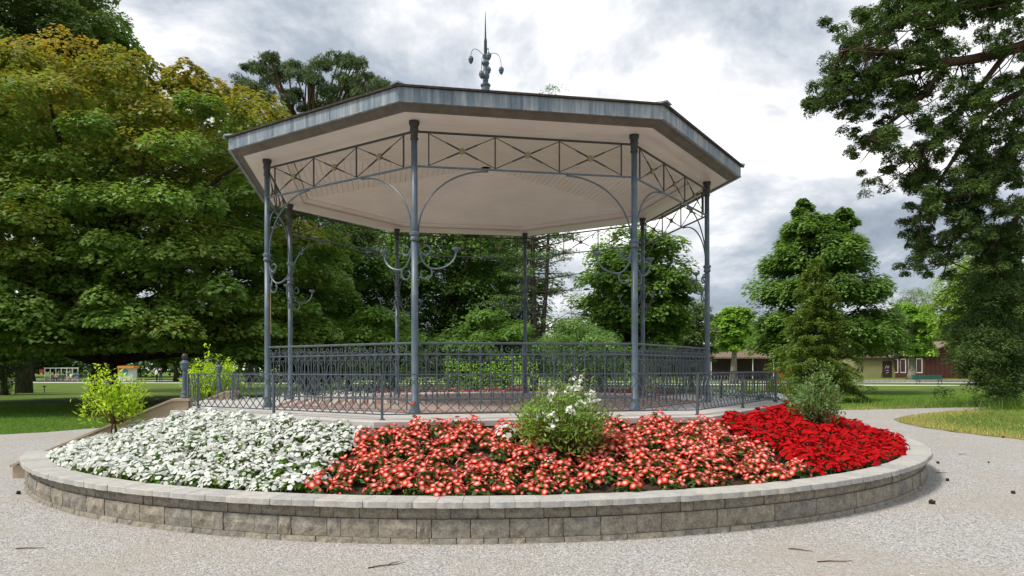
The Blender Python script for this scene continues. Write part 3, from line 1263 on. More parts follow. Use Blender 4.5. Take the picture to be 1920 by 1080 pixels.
def plant_meshes(seed, petal_in, petal_out, nbl, bl_r, dome_r, dome_h, leafy, leaf_c, edge=.45):
    """foliage mesh and blossom mesh of one low bedding plant"""
    rg = np.random.default_rng(seed)
    # leaves
    n = leafy
    th = rg.uniform(0, 2 * np.pi, n)
    ph = np.arccos(rg.uniform(0.0, 1.0, n))
    d = np.stack([np.sin(ph) * np.cos(th), np.sin(ph) * np.sin(th), np.cos(ph)], 1)
    rad = rg.uniform(.55, .98, (n, 1))
    Cc = d * rad * np.array([dome_r, dome_r, dome_h]) * .95
    Cc[:, 2] += .02
    Nn = d * np.array([.6, .6, 1.0]) + np.array([0, 0, .5]) + rg.normal(size=(n, 3)) * .25
    Vv, Ff = leaf_quads(rg, Cc, Nn, .085, .038, droop=.15, fold=.10, dirs=d)
    cl_ = np.array(leaf_c) * rg.uniform(.6, 1.5, (n, 1)) * np.array([1, 1, 1])
    cl_[:, 0] *= rg.uniform(.7, 1.5, n)
    foli = np_mesh('foliage', Vv, Ff, 'leaf', np.repeat(cl_, 4, 0))
    # blossoms on the dome, 5 notched petals each
    n = nbl
    pts = []
    tries = 0
    while len(pts) < n and tries < 4000:
        tries += 1
        t_ = rg.uniform(0, 2 * np.pi)
        p_ = math.acos(rg.uniform(.18, 1.0))
        dv = np.array([math.sin(p_) * math.cos(t_), math.sin(p_) * math.sin(t_), math.cos(p_)])
        q_ = dv * np.array([dome_r, dome_r, dome_h]) * rg.uniform(.98, 1.12) + np.array([0, 0, .035])
        if all(np.linalg.norm(q_ - o_[0]) > bl_r * 1.35 for o_ in pts):
            pts.append((q_, dv))
    Vb, Fb_, Cb = [], [], []
    for q_, dv in pts:
        nv = dv * np.array([.8, .8, 1.0]) + np.array([0, 0, .25]) + rg.normal(size=3) * .28
        nv /= np.linalg.norm(nv)
        ax = np.cross(nv, rg.normal(size=3))
        ax /= np.linalg.norm(ax)
        ay = np.cross(nv, ax)
        rr = bl_r * rg.choice([rg.uniform(.45, .7), rg.uniform(.8, 1.2), rg.uniform(.8, 1.2), rg.uniform(.85, 1.25)])
        base = len(Vb)
        shade = rg.uniform(.74, 1.1)
        tint = rg.uniform(-.12, .35)
        cin = np.clip(lerp3(petal_in, petal_out, max(0, tint)) * shade, 0, .93)
        cou = np.clip(lerp3(petal_out, petal_in, max(0, -tint)) * shade, 0, .93)
        Vb.append(q_ - nv * rr * .10)
        Cb.append(cin)
        for frac, cc_, nn_ in ((edge, cin, 0), (edge + .27, cou, 0), (1.0, cou * .97, 1)):
            for k_ in range(10):
                a_ = k_ * math.pi / 5
                ro = rr * frac
                up_ = 0.0
                if nn_:
                    ro *= (1.0 if k_ % 2 == 0 else .80) * rg.uniform(.92, 1.06)
                    up_ = nv * rr * rg.uniform(-.20, .10)
                Vb.append(q_ + (ax * math.cos(a_) + ay * math.sin(a_)) * ro + up_)
                Cb.append(cc_)
        for k_ in range(10):
            k2 = (k_ + 1) % 10
            Fb_.append((base, base + 1 + k_, base + 1 + k2))
            for q2 in (1, 11):
                Fb_.append((base + q2 + k_, base + q2 + 10 + k_, base + q2 + 10 + k2))
                Fb_.append((base + q2 + k_, base + q2 + 10 + k2, base + q2 + k2))
    tri = np.array(Fb_)
    blo = np_mesh('blossoms', np.array(Vb), tri, 'petal', np.array(Cb))
    return foli, blo


LG = (0.045, 0.105, 0.018)
DG = (0.022, 0.062, 0.016)
kinds = {
    'white': [plant_meshes(100 + i, (.74, .76, .66), (.80, .81, .78), 30, .032, .135, .125, 74, (0.085, 0.15, 0.02)) for i in range(6)],
    'orange': [plant_meshes(200 + i, (.80, .60, .54), (.74, .058, .028), 20, .034, .128, .135, 56, (0.05, 0.10, 0.02), .30) for i in range(7)],
    'red': [plant_meshes(300 + i, (.50, .006, .010), (.58, .007, .010), 25, .035, .135, .125, 50, (0.025, 0.055, 0.014)) for i in range(6)],
    'pink': [plant_meshes(400 + i, (.80, .22, .33), (.74, .08, .17), 20, .034, .13, .13, 46, LG) for i in range(3)],
}
bush_spots = []          # (x, y, r) keep bedding plants out of shrub stems
sectors = [(-50.0, -.5, 'white', .203, 'white flowered bedding plant %s of the white sector beside the stair'),
           (.3, 44.3, 'orange', .212, 'bedding plant with white centred orange red flowers %s of the front sector'),
           (45.2, 89.5, 'red', .192, 'deep red flowered bedding plant %s of the solid red sector'),
           (90.5, 134, 'white', .28, 'white flowered bedding plant %s between the solid red sectors'),
           (136, 179, 'red', .26, 'deep red flowered bedding plant %s at the far side of the terrace'),
           (181, 224, 'pink', .26, 'pink flowered bedding plant %s at the far side of the terrace'),
           (226, 274.5, 'white', .28, 'white flowered bedding plant %s at the far side of the terrace')]
rg = random.Random(11)
shrub_pts = [W2(1055, 0, 7.85)[:2], W2(1535, 0, 10.5)[:2]]
counts = {}
PN = dict(white='white_bedding_plant', orange='orange_red_bedding_plant', red='red_bedding_plant', pink='pink_bedding_plant')
for si, (a0, a1, kind, spc, lab) in enumerate(sectors):
    r = 7.08
    row = 0
    rmin = 5.68 if si < 3 else 5.75
    while r > rmin - .25:
        # the terrace edge is an octagon: stay outside it
        n = int(R_(a1 - a0) * r / spc)
        for j in range(n):
            rel = a0 + (a1 - a0) * (j + .5 + (.25 if row % 2 else -.25)) / n + rg.uniform(-.34, .34) * math.degrees(spc / r)
            rr = r + rg.uniform(-.3, .3) * spc
            rr = min(rr, 7.11)
            local = ((rel % 45) - 22.5)
            apo = (RS - .0) * math.cos(math.pi / 8) / math.cos(R_(local))
            if rr < apo + .10 or rel < a0 - (1.6 if si in (1, 2) else 0) or rel > a1 + (1.6 if si in (0, 1) else 0):
                continue
            if si >= 3 and rr > apo + .75:
                continue
            if kind == 'orange' and rg.random() < (.08 if rr > 6.2 else .02):
                continue
            x, y, z = pol(rr, rel, bed_z(rr))
            if any(math.hypot(x - s_[0], y - s_[1]) < .14 for s_ in shrub_pts):
                continue
            # inside the stair walls there is no bed
            d_ = Vector((x - CX, y - CY))
            d_.rotate(Matrix.Rotation(-TH, 2))
            if abs(d_.dot(TS)) < 2.18 and d_.dot(US) > 3:
                continue
            kd = kind
            fo_, bl_ = rg.choice(kinds[kd])
            key = kind
            if counts.get(key, 0) >= 296:
                continue
            counts[key] = counts.get(key, 0) + 1
            e_ = empty(PN[kind], (x, y, z - .01), rg.uniform(0, 6.28))
            sc = rg.uniform(.82, 1.18) * (.98 if kind != 'orange' else 1.0)
            e_.scale = (sc, sc, sc * rg.uniform(.85, 1.15))
            if si >= 3:
                e_.scale = (sc * 1.25, sc * 1.25, sc * 1.55)
            if d_.dot(US) > 3 and abs(d_.dot(TS)) < 2.75:
                e_.scale = (sc * .85, sc * .85, sc * .72)
            if si < 3:
                place = 'along the coping' if rr > 6.93 else ('along the terrace edge' if rr < apo + .36 else 'in the middle rows')
            else:
                place = 'along the terrace edge' if rr < apo + .36 else 'in the outer rows'
            tag(e_, lab % place, 'flower', kind.replace('orange', 'orange red') + ' bedding plants of the round flower bed')
            link('foliage', fo_, e_)
            b2 = link('blossoms', bl_, e_)
            b2['kind'] = 'stuff'
        r -= spc * .88
        row += 1
# the stray white plants inside the orange sector
for (px, py, d, lab) in ((950, 816, 8.05, 'single white flowered bedding plant standing among the orange red flowers'),
                         (1030, 856, 7.5, 'small single white flowered plant below the white rose bush')):
    p_ = W2(px, py, d)
    r_ = math.hypot(p_[0] - CX, p_[1] - CY)
    e_ = empty('white_bedding_plant', (p_[0], p_[1], bed_z(r_) + .05), 1.0)
    s_ = 1.05 if px == 950 else .55
    e_.scale = (s_, s_, s_)
    tag(e_, lab, 'flower')
    link('foliage', kinds['white'][0][0], e_)
    b2 = link('blossoms', kinds['white'][0][1], e_)
    b2['kind'] = 'stuff'


# ------------------------------------------------------------------ shrubs in the bed
def shrub(name, label, cat, loc, H, Rr, nstem, nleaf, L, Wd, col_lo, col_hi, seed, flower=None, spiky=.0, crown0=.3, trunk=False, group=None, fluff=.12, bow=.55):
    rg_ = np.random.default_rng(seed)
    root = empty(name, loc)
    tag(root, label, cat, group)
    mb = MB()
    Cs, Ns, Ds = [], [], []
    tips = []
    per = nleaf // nstem
    for s_ in range(nstem):
        a_ = rg_.uniform(0, 2 * np.pi)
        sp_ = math.sqrt(rg_.uniform(.0, 1.0))
        top = H * (1 - .45 * sp_ ** 2) * rg_.uniform(.72, 1.0)
        if rg_.random() < spiky:
            top *= 1.22
        tip = np.array([math.cos(a_) * Rr * sp_, math.sin(a_) * Rr * sp_, top])
        b0 = np.array([math.cos(a_) * .03, math.sin(a_) * .03, H * crown0 * .7 if trunk else 0.0])
        ctrl = np.array([tip[0] * bow, tip[1] * bow, b0[2] + (tip[2] - b0[2]) * .45])
        tt = np.linspace(0, 1, 7)[:, None]
        P = (1 - tt) ** 2 * b0 + 2 * tt * (1 - tt) * ctrl + tt ** 2 * tip
        mb.tube([tuple(p_) for p_ in P], list(np.linspace(.008, .002, 7)), 4)
        t = rg_.uniform(.32, 1.0, per)[:, None]
        Q = (1 - t) ** 2 * b0 + 2 * t * (1 - t) * ctrl + t ** 2 * tip
        off = rg_.normal(size=(per, 3)) * fluff * Rr * (1.3 - t)
        dirn = nrm(off + np.array([0, 0, .25]) + (tip - b0) * .2)
        Cs.append(Q + off + dirn * L * .4)
        Ds.append(dirn)
        Ns.append(np.array([0, 0, 1.0]) + rg_.normal(size=(per, 3)) * .55)
        tips.append(tip)
    if trunk:
        mb.tube([(0, 0, -.05), (.005, 0, H * crown0 * .4), (0, .004, H * crown0 * .75)], [.022, .018, .014], 6)
        mb.tube([(-.06, -.03, -.05), (-.045, -.02, H * crown0 * .4), (-.03, 0, H * crown0 * 1.1)], [.014, .012, .008], 6)
    mb.build('stems', 'twig', root)
    C_ = np.concatenate(Cs)
    V_, F_ = leaf_quads(rg_, C_, np.concatenate(Ns), L, Wd, droop=.05, fold=.1, dirs=np.concatenate(Ds))
    t = rg_.uniform(0, 1, (len(C_), 1))
    cc = np.array(col_lo) * (1 - t) + np.array(col_hi) * t
    link('foliage', np_mesh('foliage', V_, F_, 'leaf', np.repeat(cc, 4, 0)), root)
    if flower:
        fc, nclus, nper, fr, spread, zlo = flower
        Vb, Fb_, Cb = [], [], []
        for q in range(nclus):
            if q < len(tips) and rg_.random() < .6:
                c0 = tips[q]
            else:
                a_ = rg_.uniform(0, 2 * np.pi)
                s_ = rg_.uniform(.3, 1.0)
                c0 = np.array([math.cos(a_) * Rr * s_, math.sin(a_) * Rr * s_, H * rg_.uniform(zlo, 1.0) * (1 - .3 * s_ * s_)])
            for _ in range(nper):
                q_ = c0 + rg_.normal(size=3) * spread
                nv = rg_.normal(size=3) * .6 + np.array([0, -.35, .7])
                nv /= np.linalg.norm(nv)
                ax = np.cross(nv, rg_.normal(size=3))
                ax /= np.linalg.norm(ax)
                ay = np.cross(nv, ax)
                b_ = len(Vb)
                Vb.append(q_ - nv * fr * .2)
                Cb.append(np.array(fc) * .95)
                for k_ in range(8):
                    a_ = k_ * math.pi / 4
                    ro = fr * (1 if k_ % 2 == 0 else .75)
                    Vb.append(q_ + (ax * math.cos(a_) + ay * math.sin(a_)) * ro)
                    Cb.append(np.array(fc) * rg_.uniform(.85, 1.05))
                for k_ in range(8):
                    Fb_.append((b_, b_ + 1 + k_, b_ + 1 + (k_ + 1) % 8))
        b2 = link('blossoms', np_mesh('blossoms', np.array(Vb), np.array(Fb_), 'petal', np.clip(np.array(Cb), 0, .95)), root)
        b2['kind'] = 'stuff'
    return root


def bed_at(px, d):
    x = gx(px, d)
    r_ = math.hypot(x - CX, d - CY)
    return (x, d, bed_z(r_) - .02)


shrub('flowering_shrub', 'yellow green shrub on thin stems among white flowers by the stair wall', 'shrub', bed_at(216, 10.25), 1.04, .46, 52, 1900, .085, .028,
      (.13, .20, .012), (.36, .46, .03), 21, flower=((.28, .17, .62), 8, 3, .018, .03, .8), spiky=.4, crown0=.34, trunk=True, fluff=.2, bow=.9)
shrub('flowering_shrub', 'tall yellow green shrub with few violet flowers behind the two newel posts', 'shrub', bed_at(398, 15.4), 1.3, .62, 60, 3400, .10, .034,
      (.13, .21, .012), (.36, .46, .03), 22, flower=((.28, .17, .62), 8, 3, .02, .03, .8), spiky=.3, fluff=.18, bow=.7)
shrub('rose_bush', 'white flowered rose bush in front of the terrace among orange red flowers', 'shrub', bed_at(1055, 7.85), .86, .52, 80, 4400, .066, .024,
      (.06, .115, .018), (.18, .26, .05), 23, flower=((.88, .87, .80), 15, 16, .024, .030, .30), spiky=.10, fluff=.26, bow=.95)
shrub('evergreen_shrub', 'dark green leafy shrub rising from the solid red flowers', 'shrub', bed_at(1533, 10.5), .92, .42, 60, 2600, .065, .024,
      (.05, .10, .03), (.15, .24, .085), 24, spiky=.3, fluff=.2, bow=.8)
shrub('flowering_shrub', 'light shrub with small orange flowers outside the right end of the lattice railing', 'shrub', bed_at(1463, 15.3), 1.1, .34, 30, 1100, .07, .025,
      (.07, .13, .02), (.20, .28, .05), 25, flower=((.80, .22, .04), 12, 6, .025, .05, .4), spiky=.3)


# ------------------------------------------------------------------ trees
def crown_points(rg_, c, rad, n, dmin, shell=(.55, 1.0), zlow=-1.0, fn=None, p=2.0):
    out = []
    tries = 0
    while len(out) < n and tries < n * 60:
        tries += 1
        d = rg_.normal(size=3)
        d /= np.linalg.norm(d)
        if d[2] < zlow:
            continue
        d = d / np.sum(np.abs(d) ** p) ** (1 / p)
        rr = shell[0] + (shell[1] - shell[0]) * rg_.random() ** .6
        q = np.array(c) + d * np.array(rad) * rr
        if fn is not None and not fn(q):
            continue
        if all(np.sum((q - p_) ** 2) > dmin * dmin for p_ in out):
            out.append(q)
    return out


def clump_leaves(rg_, centers, radii, per, flat, L, Wd, colfn, droop=.35, outward=None, up=.8, low=-.25, fold=.12, needle=False, hug=.5):
    Cs, Ns, Ds, cols = [], [], [], []
    for c, r in zip(centers, radii):
        n = int(per * rg_.uniform(.75, 1.25))
        d = nrm(rg_.normal(size=(n, 3)))
        d[:, 2] = np.where(d[:, 2] < low, -d[:, 2], d[:, 2])
        rr = (hug + (1 - hug) * rg_.random((n, 1)) ** .5) * r
        # uneven outline of each clump
        lob = 1 + .25 * np.sin(3 * np.arctan2(d[:, 1], d[:, 0]) + rg_.uniform(0, 6.28))[:, None]
        P = np.array(c) + d * rr * lob * np.array([1, 1, flat])
        Cs.append(P)
        Nn = d * np.array([.55, .55, .8]) + np.array([0, 0, up]) + rg_.normal(size=(n, 3)) * .30
        Ns.append(Nn)
        dd_ = d.copy()
        if outward is not None:
            o_ = np.array(c) - outward
            dd_ = dd_ + .7 * o_ / max(1e-6, np.linalg.norm(o_))
        Ds.append(dd_)
        cols.append(colfn(rg_, P, d, c))
    C_ = np.concatenate(Cs)
    V_, F_ = leaf_quads(rg_, C_, np.concatenate(Ns), L, Wd, droop=droop, fold=fold, dirs=np.concatenate(Ds))
    cc = np.clip(np.concatenate(cols), .002, .9)
    return V_, F_, np.repeat(cc, 4, 0)


def limb_mesh(rg_, base, H_t, r0, targets, bark, fork=.35, lean=(0, 0), sag=.15, r_min=.02):
    """tapered trunk and a curved limb to each target"""
    mb = MB()
    P = []
    n = 8
    for i in range(n):
        t = i / (n - 1)
        P.append((lean[0] * t + math.sin(t * 5 + base[0]) * r0 * .3 * t, lean[1] * t, -0.15 + (H_t + .15) * t))
    mb.tube(P, [r0 * (1.5 if i == 0 else (1.12 if i == 1 else 1.0)) * (1 - .72 * i / (n - 1)) for i in range(n)], 10)
    for tg in targets:
        tl = np.array(tg) - np.array(base)
        zt = tl[2]
        hz = min(H_t * .96, max(H_t * fork, zt * rg_.uniform(.45, .8)))
        t0 = hz / H_t
        i0 = min(n - 2, int(t0 * (n - 1)))
        fr = t0 * (n - 1) - i0
        s0 = np.array(P[i0]) * (1 - fr) + np.array(P[i0 + 1]) * fr
        mid_ = (s0 + tl) / 2 + np.array([0, 0, np.linalg.norm((tl - s0)[:2]) * sag]) + rg_.normal(size=3) * .04 * np.linalg.norm(tl - s0)
        tt = np.linspace(0, 1, 6)[:, None]
        Q = (1 - tt) ** 2 * s0 + 2 * tt * (1 - tt) * mid_ + tt ** 2 * tl
        ln = np.linalg.norm(tl - s0)
        ra = max(r_min, min(r0 * .42, .022 * ln + .012))
        mb.tube([tuple(q) for q in Q], list(np.linspace(ra, max(.008, ra * .22), 6)), 5, cap=False)
    return mb.mesh('trunk', bark, True)


def greens(lo, hi, mul=(1, 1, 1), var=.22):
    lo, hi = np.array(lo), np.array(hi)

    def fn(rg_, P, d, c):
        n = len(P)
        t = np.clip(rg_.random((n, 1)) * .55 + rg_.random() * .45, 0, 1)
        return (lo * (1 - t) + hi * t) * rg_.uniform(1 - var, 1 + var, (n, 1))
    return fn


def tree(name, label, base, H_t, r0, centers, radii, per, flat, L, Wd, colfn, bark='bark', seed=1, nlimb=60, group=None, cat='tree', mat='leaf', fork=.35, up=.8, droop=.35, low=-.25, sag=.15, hug=.5, lean=(0, 0)):
    rg_ = np.random.default_rng(seed)
    root = empty(name, tuple(base))
    tag(root, label, cat, group)
    idx = rg_.permutation(len(centers))[:nlimb]
    link('trunk', limb_mesh(rg_, base, H_t, r0, [centers[i] for i in idx], bark, fork, lean, sag), root)
    V_, F_, c_ = clump_leaves(rg_, centers, radii, per, flat, L, Wd, colfn, droop=droop, outward=np.array([base[0], base[1], H_t * .5]), up=up, low=low, hug=hug)
    V_ = V_ - np.array(base)
    link('crown', np_mesh('crown', V_, F_, mat, c_), root)
    return root


def dome_tree(name, label, px, d, top_y, half_px, per=420, n=60, clump=None, leaf=.2, lo=(.035, .075, .014), hi=(.085, .15, .03), seed=1, bottom=.28, bark='bark', group=None, nlimb=40, flat=.62, trunk=None, shell=(.45, 1.0), hug=.5, asp=.75):
    """an ordinary broadleaf tree seen at px, depth d"""
    rg_ = np.random.default_rng(seed)
    x = gx(px, d)
    top = EYE + (691.3 - top_y) / F * d
    rx = half_px / F * d
    z0 = top * bottom
    cz = (top + z0) / 2
    rz = (top - z0) / 2
    cl_ = clump or rx * .33
    cs = crown_points(rg_, (x, d, cz), (rx - cl_ * .5, rx - cl_ * .5, rz - cl_ * .4), n, cl_ * .8, shell)
    rad = [cl_ * rg_.uniform(.75, 1.25) for _ in cs]
    return tree(name, label, (x, d, 0), top * .8, trunk or max(.12, rx * .055), cs, rad, per, flat, leaf, leaf * asp, greens(lo, hi), bark, seed, nlimb, group, hug=hug)


# the big maple, orange new growth on top
rg_ = np.random.default_rng(50)
MX, MY = gx(196, 33), 33.0
MH = 16.3


def maple_ok(q):
    return q[2] > 1.7


cs = crown_points(rg_, (MX + .2, MY, 6.2), (10.6, 9.6, 8.35), 310, 1.55, (.74, 1.0), -.40, maple_ok, 2.7)
cs += crown_points(rg_, (MX + .2, MY, 5.2), (10.9, 10.0, 3.4), 130, 1.3, (.78, 1.0), -.85, maple_ok)
for i in range(160):
    a_ = rg_.uniform(0, 2 * np.pi)
    s_ = math.sqrt(rg_.uniform(.42, .98))
    cs.append(np.array([MX + 10.4 * s_ * math.cos(a_), MY + 9.6 * s_ * math.sin(a_), rg_.uniform(1.7, 3.8) + 1.4 * (1 - s_)]))
nouter = len(cs)
cs += crown_points(rg_, (MX + .2, MY, 6.4), (10.4, 9.4, 8.0), 130, 1.4, (.50, .70), -.35, maple_ok, 2.5)


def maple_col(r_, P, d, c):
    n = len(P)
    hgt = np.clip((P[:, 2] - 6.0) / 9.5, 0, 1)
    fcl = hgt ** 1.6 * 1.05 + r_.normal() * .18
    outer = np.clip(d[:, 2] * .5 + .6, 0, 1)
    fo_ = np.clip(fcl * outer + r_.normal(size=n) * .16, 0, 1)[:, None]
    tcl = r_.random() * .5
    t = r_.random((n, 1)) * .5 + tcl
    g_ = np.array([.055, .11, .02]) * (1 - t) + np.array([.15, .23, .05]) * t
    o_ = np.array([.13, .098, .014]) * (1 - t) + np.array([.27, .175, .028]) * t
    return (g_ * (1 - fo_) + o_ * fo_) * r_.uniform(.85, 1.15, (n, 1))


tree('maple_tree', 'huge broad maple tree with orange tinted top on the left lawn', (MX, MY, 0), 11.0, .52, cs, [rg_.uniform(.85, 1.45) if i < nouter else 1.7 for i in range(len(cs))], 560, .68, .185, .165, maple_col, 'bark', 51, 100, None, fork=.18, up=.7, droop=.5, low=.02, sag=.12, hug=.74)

# trees above and behind the maple
dome_tree('birch_tree', 'tall dull green birch rising behind the maple crown at its left', 45, 50, -150, 190, 900, 130, 1.9, .27, (.055, .085, .026), (.115, .155, .05), 61, .35, group='trees behind the maple')
dome_tree('linden_tree', 'bright green tree top rising behind the maple beside the birch', 200, 54, 4, 84, 620, 46, 1.3, .26, (.045, .11, .014), (.12, .21, .03), 62, .40, group='trees behind the maple')
# black pine behind the roof
rg_ = np.random.default_rng(63)
PX, PD = gx(582, 52), 52.0
ptop = EYE + (691.3 - 103) / F * PD
cs = []
for (px, py, rpx) in [(455, 160, 26), (478, 128, 28), (505, 112, 26), (520, 150, 34), (550, 135, 30), (500, 185, 34), (545, 180, 36), (585, 150, 30), (605, 122, 26), (640, 113, 26),
                      (668, 122, 26), (690, 150, 26), (705, 165, 18), (650, 150, 34), (620, 175, 34), (670, 175, 28), (590, 200, 36), (640, 200, 34), (470, 205, 36), (520, 225, 40), (575, 235, 40), (440, 190, 22), (625, 235, 36), (680, 205, 22), (480, 165, 24)]:
    for k_ in range(8):
        w = W2(px + rg_.normal() * 11, py + rg_.normal() * 6, PD + rg_.normal() * 2.2)
        cs.append(w)
rad = [rg_.uniform(.38, .72) for _ in cs]
tree('pine_tree', 'tall dark pine with flat needle pads behind the bandstand roof', (PX, PD, 0), ptop * .97, .42, cs, rad, 230, .75, .34, .06, greens((.03, .05, .024), (.085, .11, .05)), 'bark_red', 64, 60, None, mat='needle', up=.3, droop=-.5, fork=.6, low=-.3)

# belt behind the bandstand
belt = 'trees behind the bandstand'
dome_tree('linden_tree', 'dark dense tree behind the bandstand, close to the maple', 655, 43, 395, 95, 480, 60, 1.35, .22, (.04, .085, .016), (.11, .175, .036), 70, .15, group=belt)
dome_tree('linden_tree', 'thin crowned tree with sky between its branches behind the bandstand', 735, 52, 330, 100, 330, 36, 1.3, .2, (.04, .08, .02), (.10, .155, .042), 71, .25, group=belt, shell=(.3, 1.0), nlimb=36)
dome_tree('linden_tree', 'broad mid green tree seen through the middle bay of the bandstand', 845, 42, 350, 130, 520, 84, 1.5, .21, (.045, .095, .018), (.12, .19, .045), 72, .16, group=belt)
dome_tree('linden_tree', 'dark tree beside the larch behind the bandstand', 945, 50, 330, 105, 450, 66, 1.5, .21, (.04, .08, .018), (.105, .165, .036), 73, .12, group=belt)
# low light green bushes below
dome_tree('bush', 'light green bush behind the railing left of the middle bay', 710, 33, 575, 85, 420, 40, .68, .17, (.07, .13, .02), (.17, .26, .05), 74, .02, group='bushes behind the bandstand', nlimb=20)
dome_tree('bush', 'mid green spreading bush behind the railing in the middle bay', 905, 36, 585, 110, 420, 44, .80, .17, (.05, .10, .02), (.12, .20, .045), 75, .02, group='bushes behind the bandstand', nlimb=20)
dome_tree('bush', 'light feathery bush behind the railing below the larch', 1085, 35, 600, 105, 420, 44, .75, .15, (.06, .115, .03), (.15, .23, .07), 76, .02, group='bushes behind the bandstand', nlimb=20, asp=.4)
dome_tree('bush', 'dark bush at the foot of the maple beside the bandstand', 585, 38, 560, 80, 420, 40, .8, .18, (.035, .08, .016), (.10, .17, .035), 77, .02, group='bushes behind the bandstand', nlimb=20)

# larch with long bare branches
rg_ = np.random.default_rng(80)
LX, LD = gx(1000, 40), 40.0
LH = EYE + (691.3 - 195) / F * LD
root = empty('larch_tree', (LX, LD, 0))
tag(root, 'tall sparse larch with long bare spreading branches behind the bandstand', 'tree', belt)
mb = MB()
mb.tube([(math.sin(i) * .05, 0, -.1 + LH * i / 9) for i in range(10)], [.27 * (1 - .93 * i / 9) for i in range(10)], 8)
mb.tube([(.0, 0, 1.2), (.5, .2, 3.2), (.75, .3, 6.0), (.9, .3, 9.5), (1.0, .3, 13), (1.05, .3, 17.0)], [.17, .15, .12, .08, .05, .012], 7)
for (tx, tz) in ((.75, 17.2), (1.05, 17.6), (1.35, 17.5), (-.9, 17.0)):
    mb.tube([(1.02, .3, 14.5) if tx > 0 else (0, 0, 15.0), ((tx + 1.0) / 2 if tx > 0 else -.5, .3, 16.2), (tx, .3, tz)], [.02, .012, .005], 4)
cs = [np.array([LX + a_, LD + .3, b_]) for a_, b_ in ((.7, 17.1), (1.05, 17.5), (1.35, 17.4), (1.2, 16.9), (-.9, 17.0), (.85, 16.7))]
for i in range(74):
    z = LH * rg_.uniform(.14, .98)
    a_ = rg_.uniform(0, 2 * np.pi)
    ln = (1 - .72 * z / LH) * rg_.uniform(2.6, 4.6)
    tip = np.array([math.cos(a_) * ln, math.sin(a_) * ln, z + ln * rg_.uniform(-.05, .30)])
    mid_ = np.array([math.cos(a_) * ln * .5, math.sin(a_) * ln * .5, z + ln * .05])
    b0 = np.array([0, 0, z])
    tt = np.linspace(0, 1, 6)[:, None]
    Q = (1 - tt) ** 2 * b0 + 2 * tt * (1 - tt) * mid_ + tt ** 2 * tip
    mb.tube([tuple(q) for q in Q], list(np.linspace(.05, .010, 6)), 5)
    for k_ in range(7):
        t = rg_.uniform(.3, 1)
        q = (1 - t) ** 2 * b0 + 2 * t * (1 - t) * mid_ + t ** 2 * tip
        e2 = q + np.array([math.cos(a_ + rg_.choice([-1, 1]) * .7), math.sin(a_ + rg_.choice([-1, 1]) * .7), rg_.uniform(-.25, .1)]) * rg_.uniform(.4, 1.0)
        mb.tube([tuple(q), tuple((q + e2) / 2 + np.array([0, 0, .04])), tuple(e2)], [.014, .009, .005], 4)
        if e2[0] < 1.3 or rg_.random() < .42:
            cs.append(e2 + np.array([LX, LD, 0]))
link('trunk', mb.mesh('trunk', 'bark', True), root)
V_, F_, c_ = clump_leaves(rg_, cs, [rg_.uniform(.32, .7) for _ in cs], 62, .38, .16, .05, greens((.045, .085, .025), (.12, .18, .06)), droop=.5, up=.5)
link('crown', np_mesh('crown', V_ - np.array([LX, LD, 0]), F_, 'leaf', c_), root)

# chestnuts and others to the right
dome_tree('chestnut_tree', 'rounded bright green chestnut tree seen through the right bay of the bandstand', 1195, 46, 425, 112, 520, 80, 1.25, .27, (.055, .11, .02), (.16, .24, .05), 90, .1, group='chestnuts', nlimb=50, trunk=.3)
dome_tree('linden_tree', 'smaller dull tree beside the bandstand column on the right', 1297, 62, 560, 50, 420, 34, 1.0, .22, (.045, .075, .025), (.11, .15, .05), 91, .1, group=belt)
# large chestnut, tall narrow top on a wide body
rg_ = np.random.default_rng(92)
KX, KD = gx(1545, 45), 45.0
cs = []
for (px, py, hw, n) in [(1510, 398, 8, 4), (1514, 418, 18, 9), (1515, 438, 36, 15), (1512, 458, 52, 16), (1572, 420, 14, 6), (1568, 442, 30, 12), (1540, 472, 62, 16), (1530, 500, 85, 26), (1545, 560, 112, 38), (1550, 620, 122, 42), (1555, 660, 125, 30)]:
    for k_ in range(n):
        a_ = rg_.uniform(0, 2 * np.pi)
        s_ = math.sqrt(rg_.uniform(.25, 1))
        cs.append(np.array([gx(px, KD) + math.cos(a_) * s_ * hw / F * KD, KD + math.sin(a_) * s_ * hw / F * KD, W2(px, py + rg_.normal() * 10, KD)[2]]))
crad = [rg_.uniform(.85, 1.35) * min(1.0, .42 + max(0.0, (11.3 - c_[2])) * .14) for c_ in cs]
tree('chestnut_tree', 'large dark green chestnut tree behind the small hemlock on the right lawn', (KX, KD, 0), 10.0, .38, cs, crad, 430, .85, .27, .17, greens((.05, .10, .022), (.145, .225, .052)), 'bark', 93, 40, 'chestnuts', fork=.2, droop=.5, up=1.0)
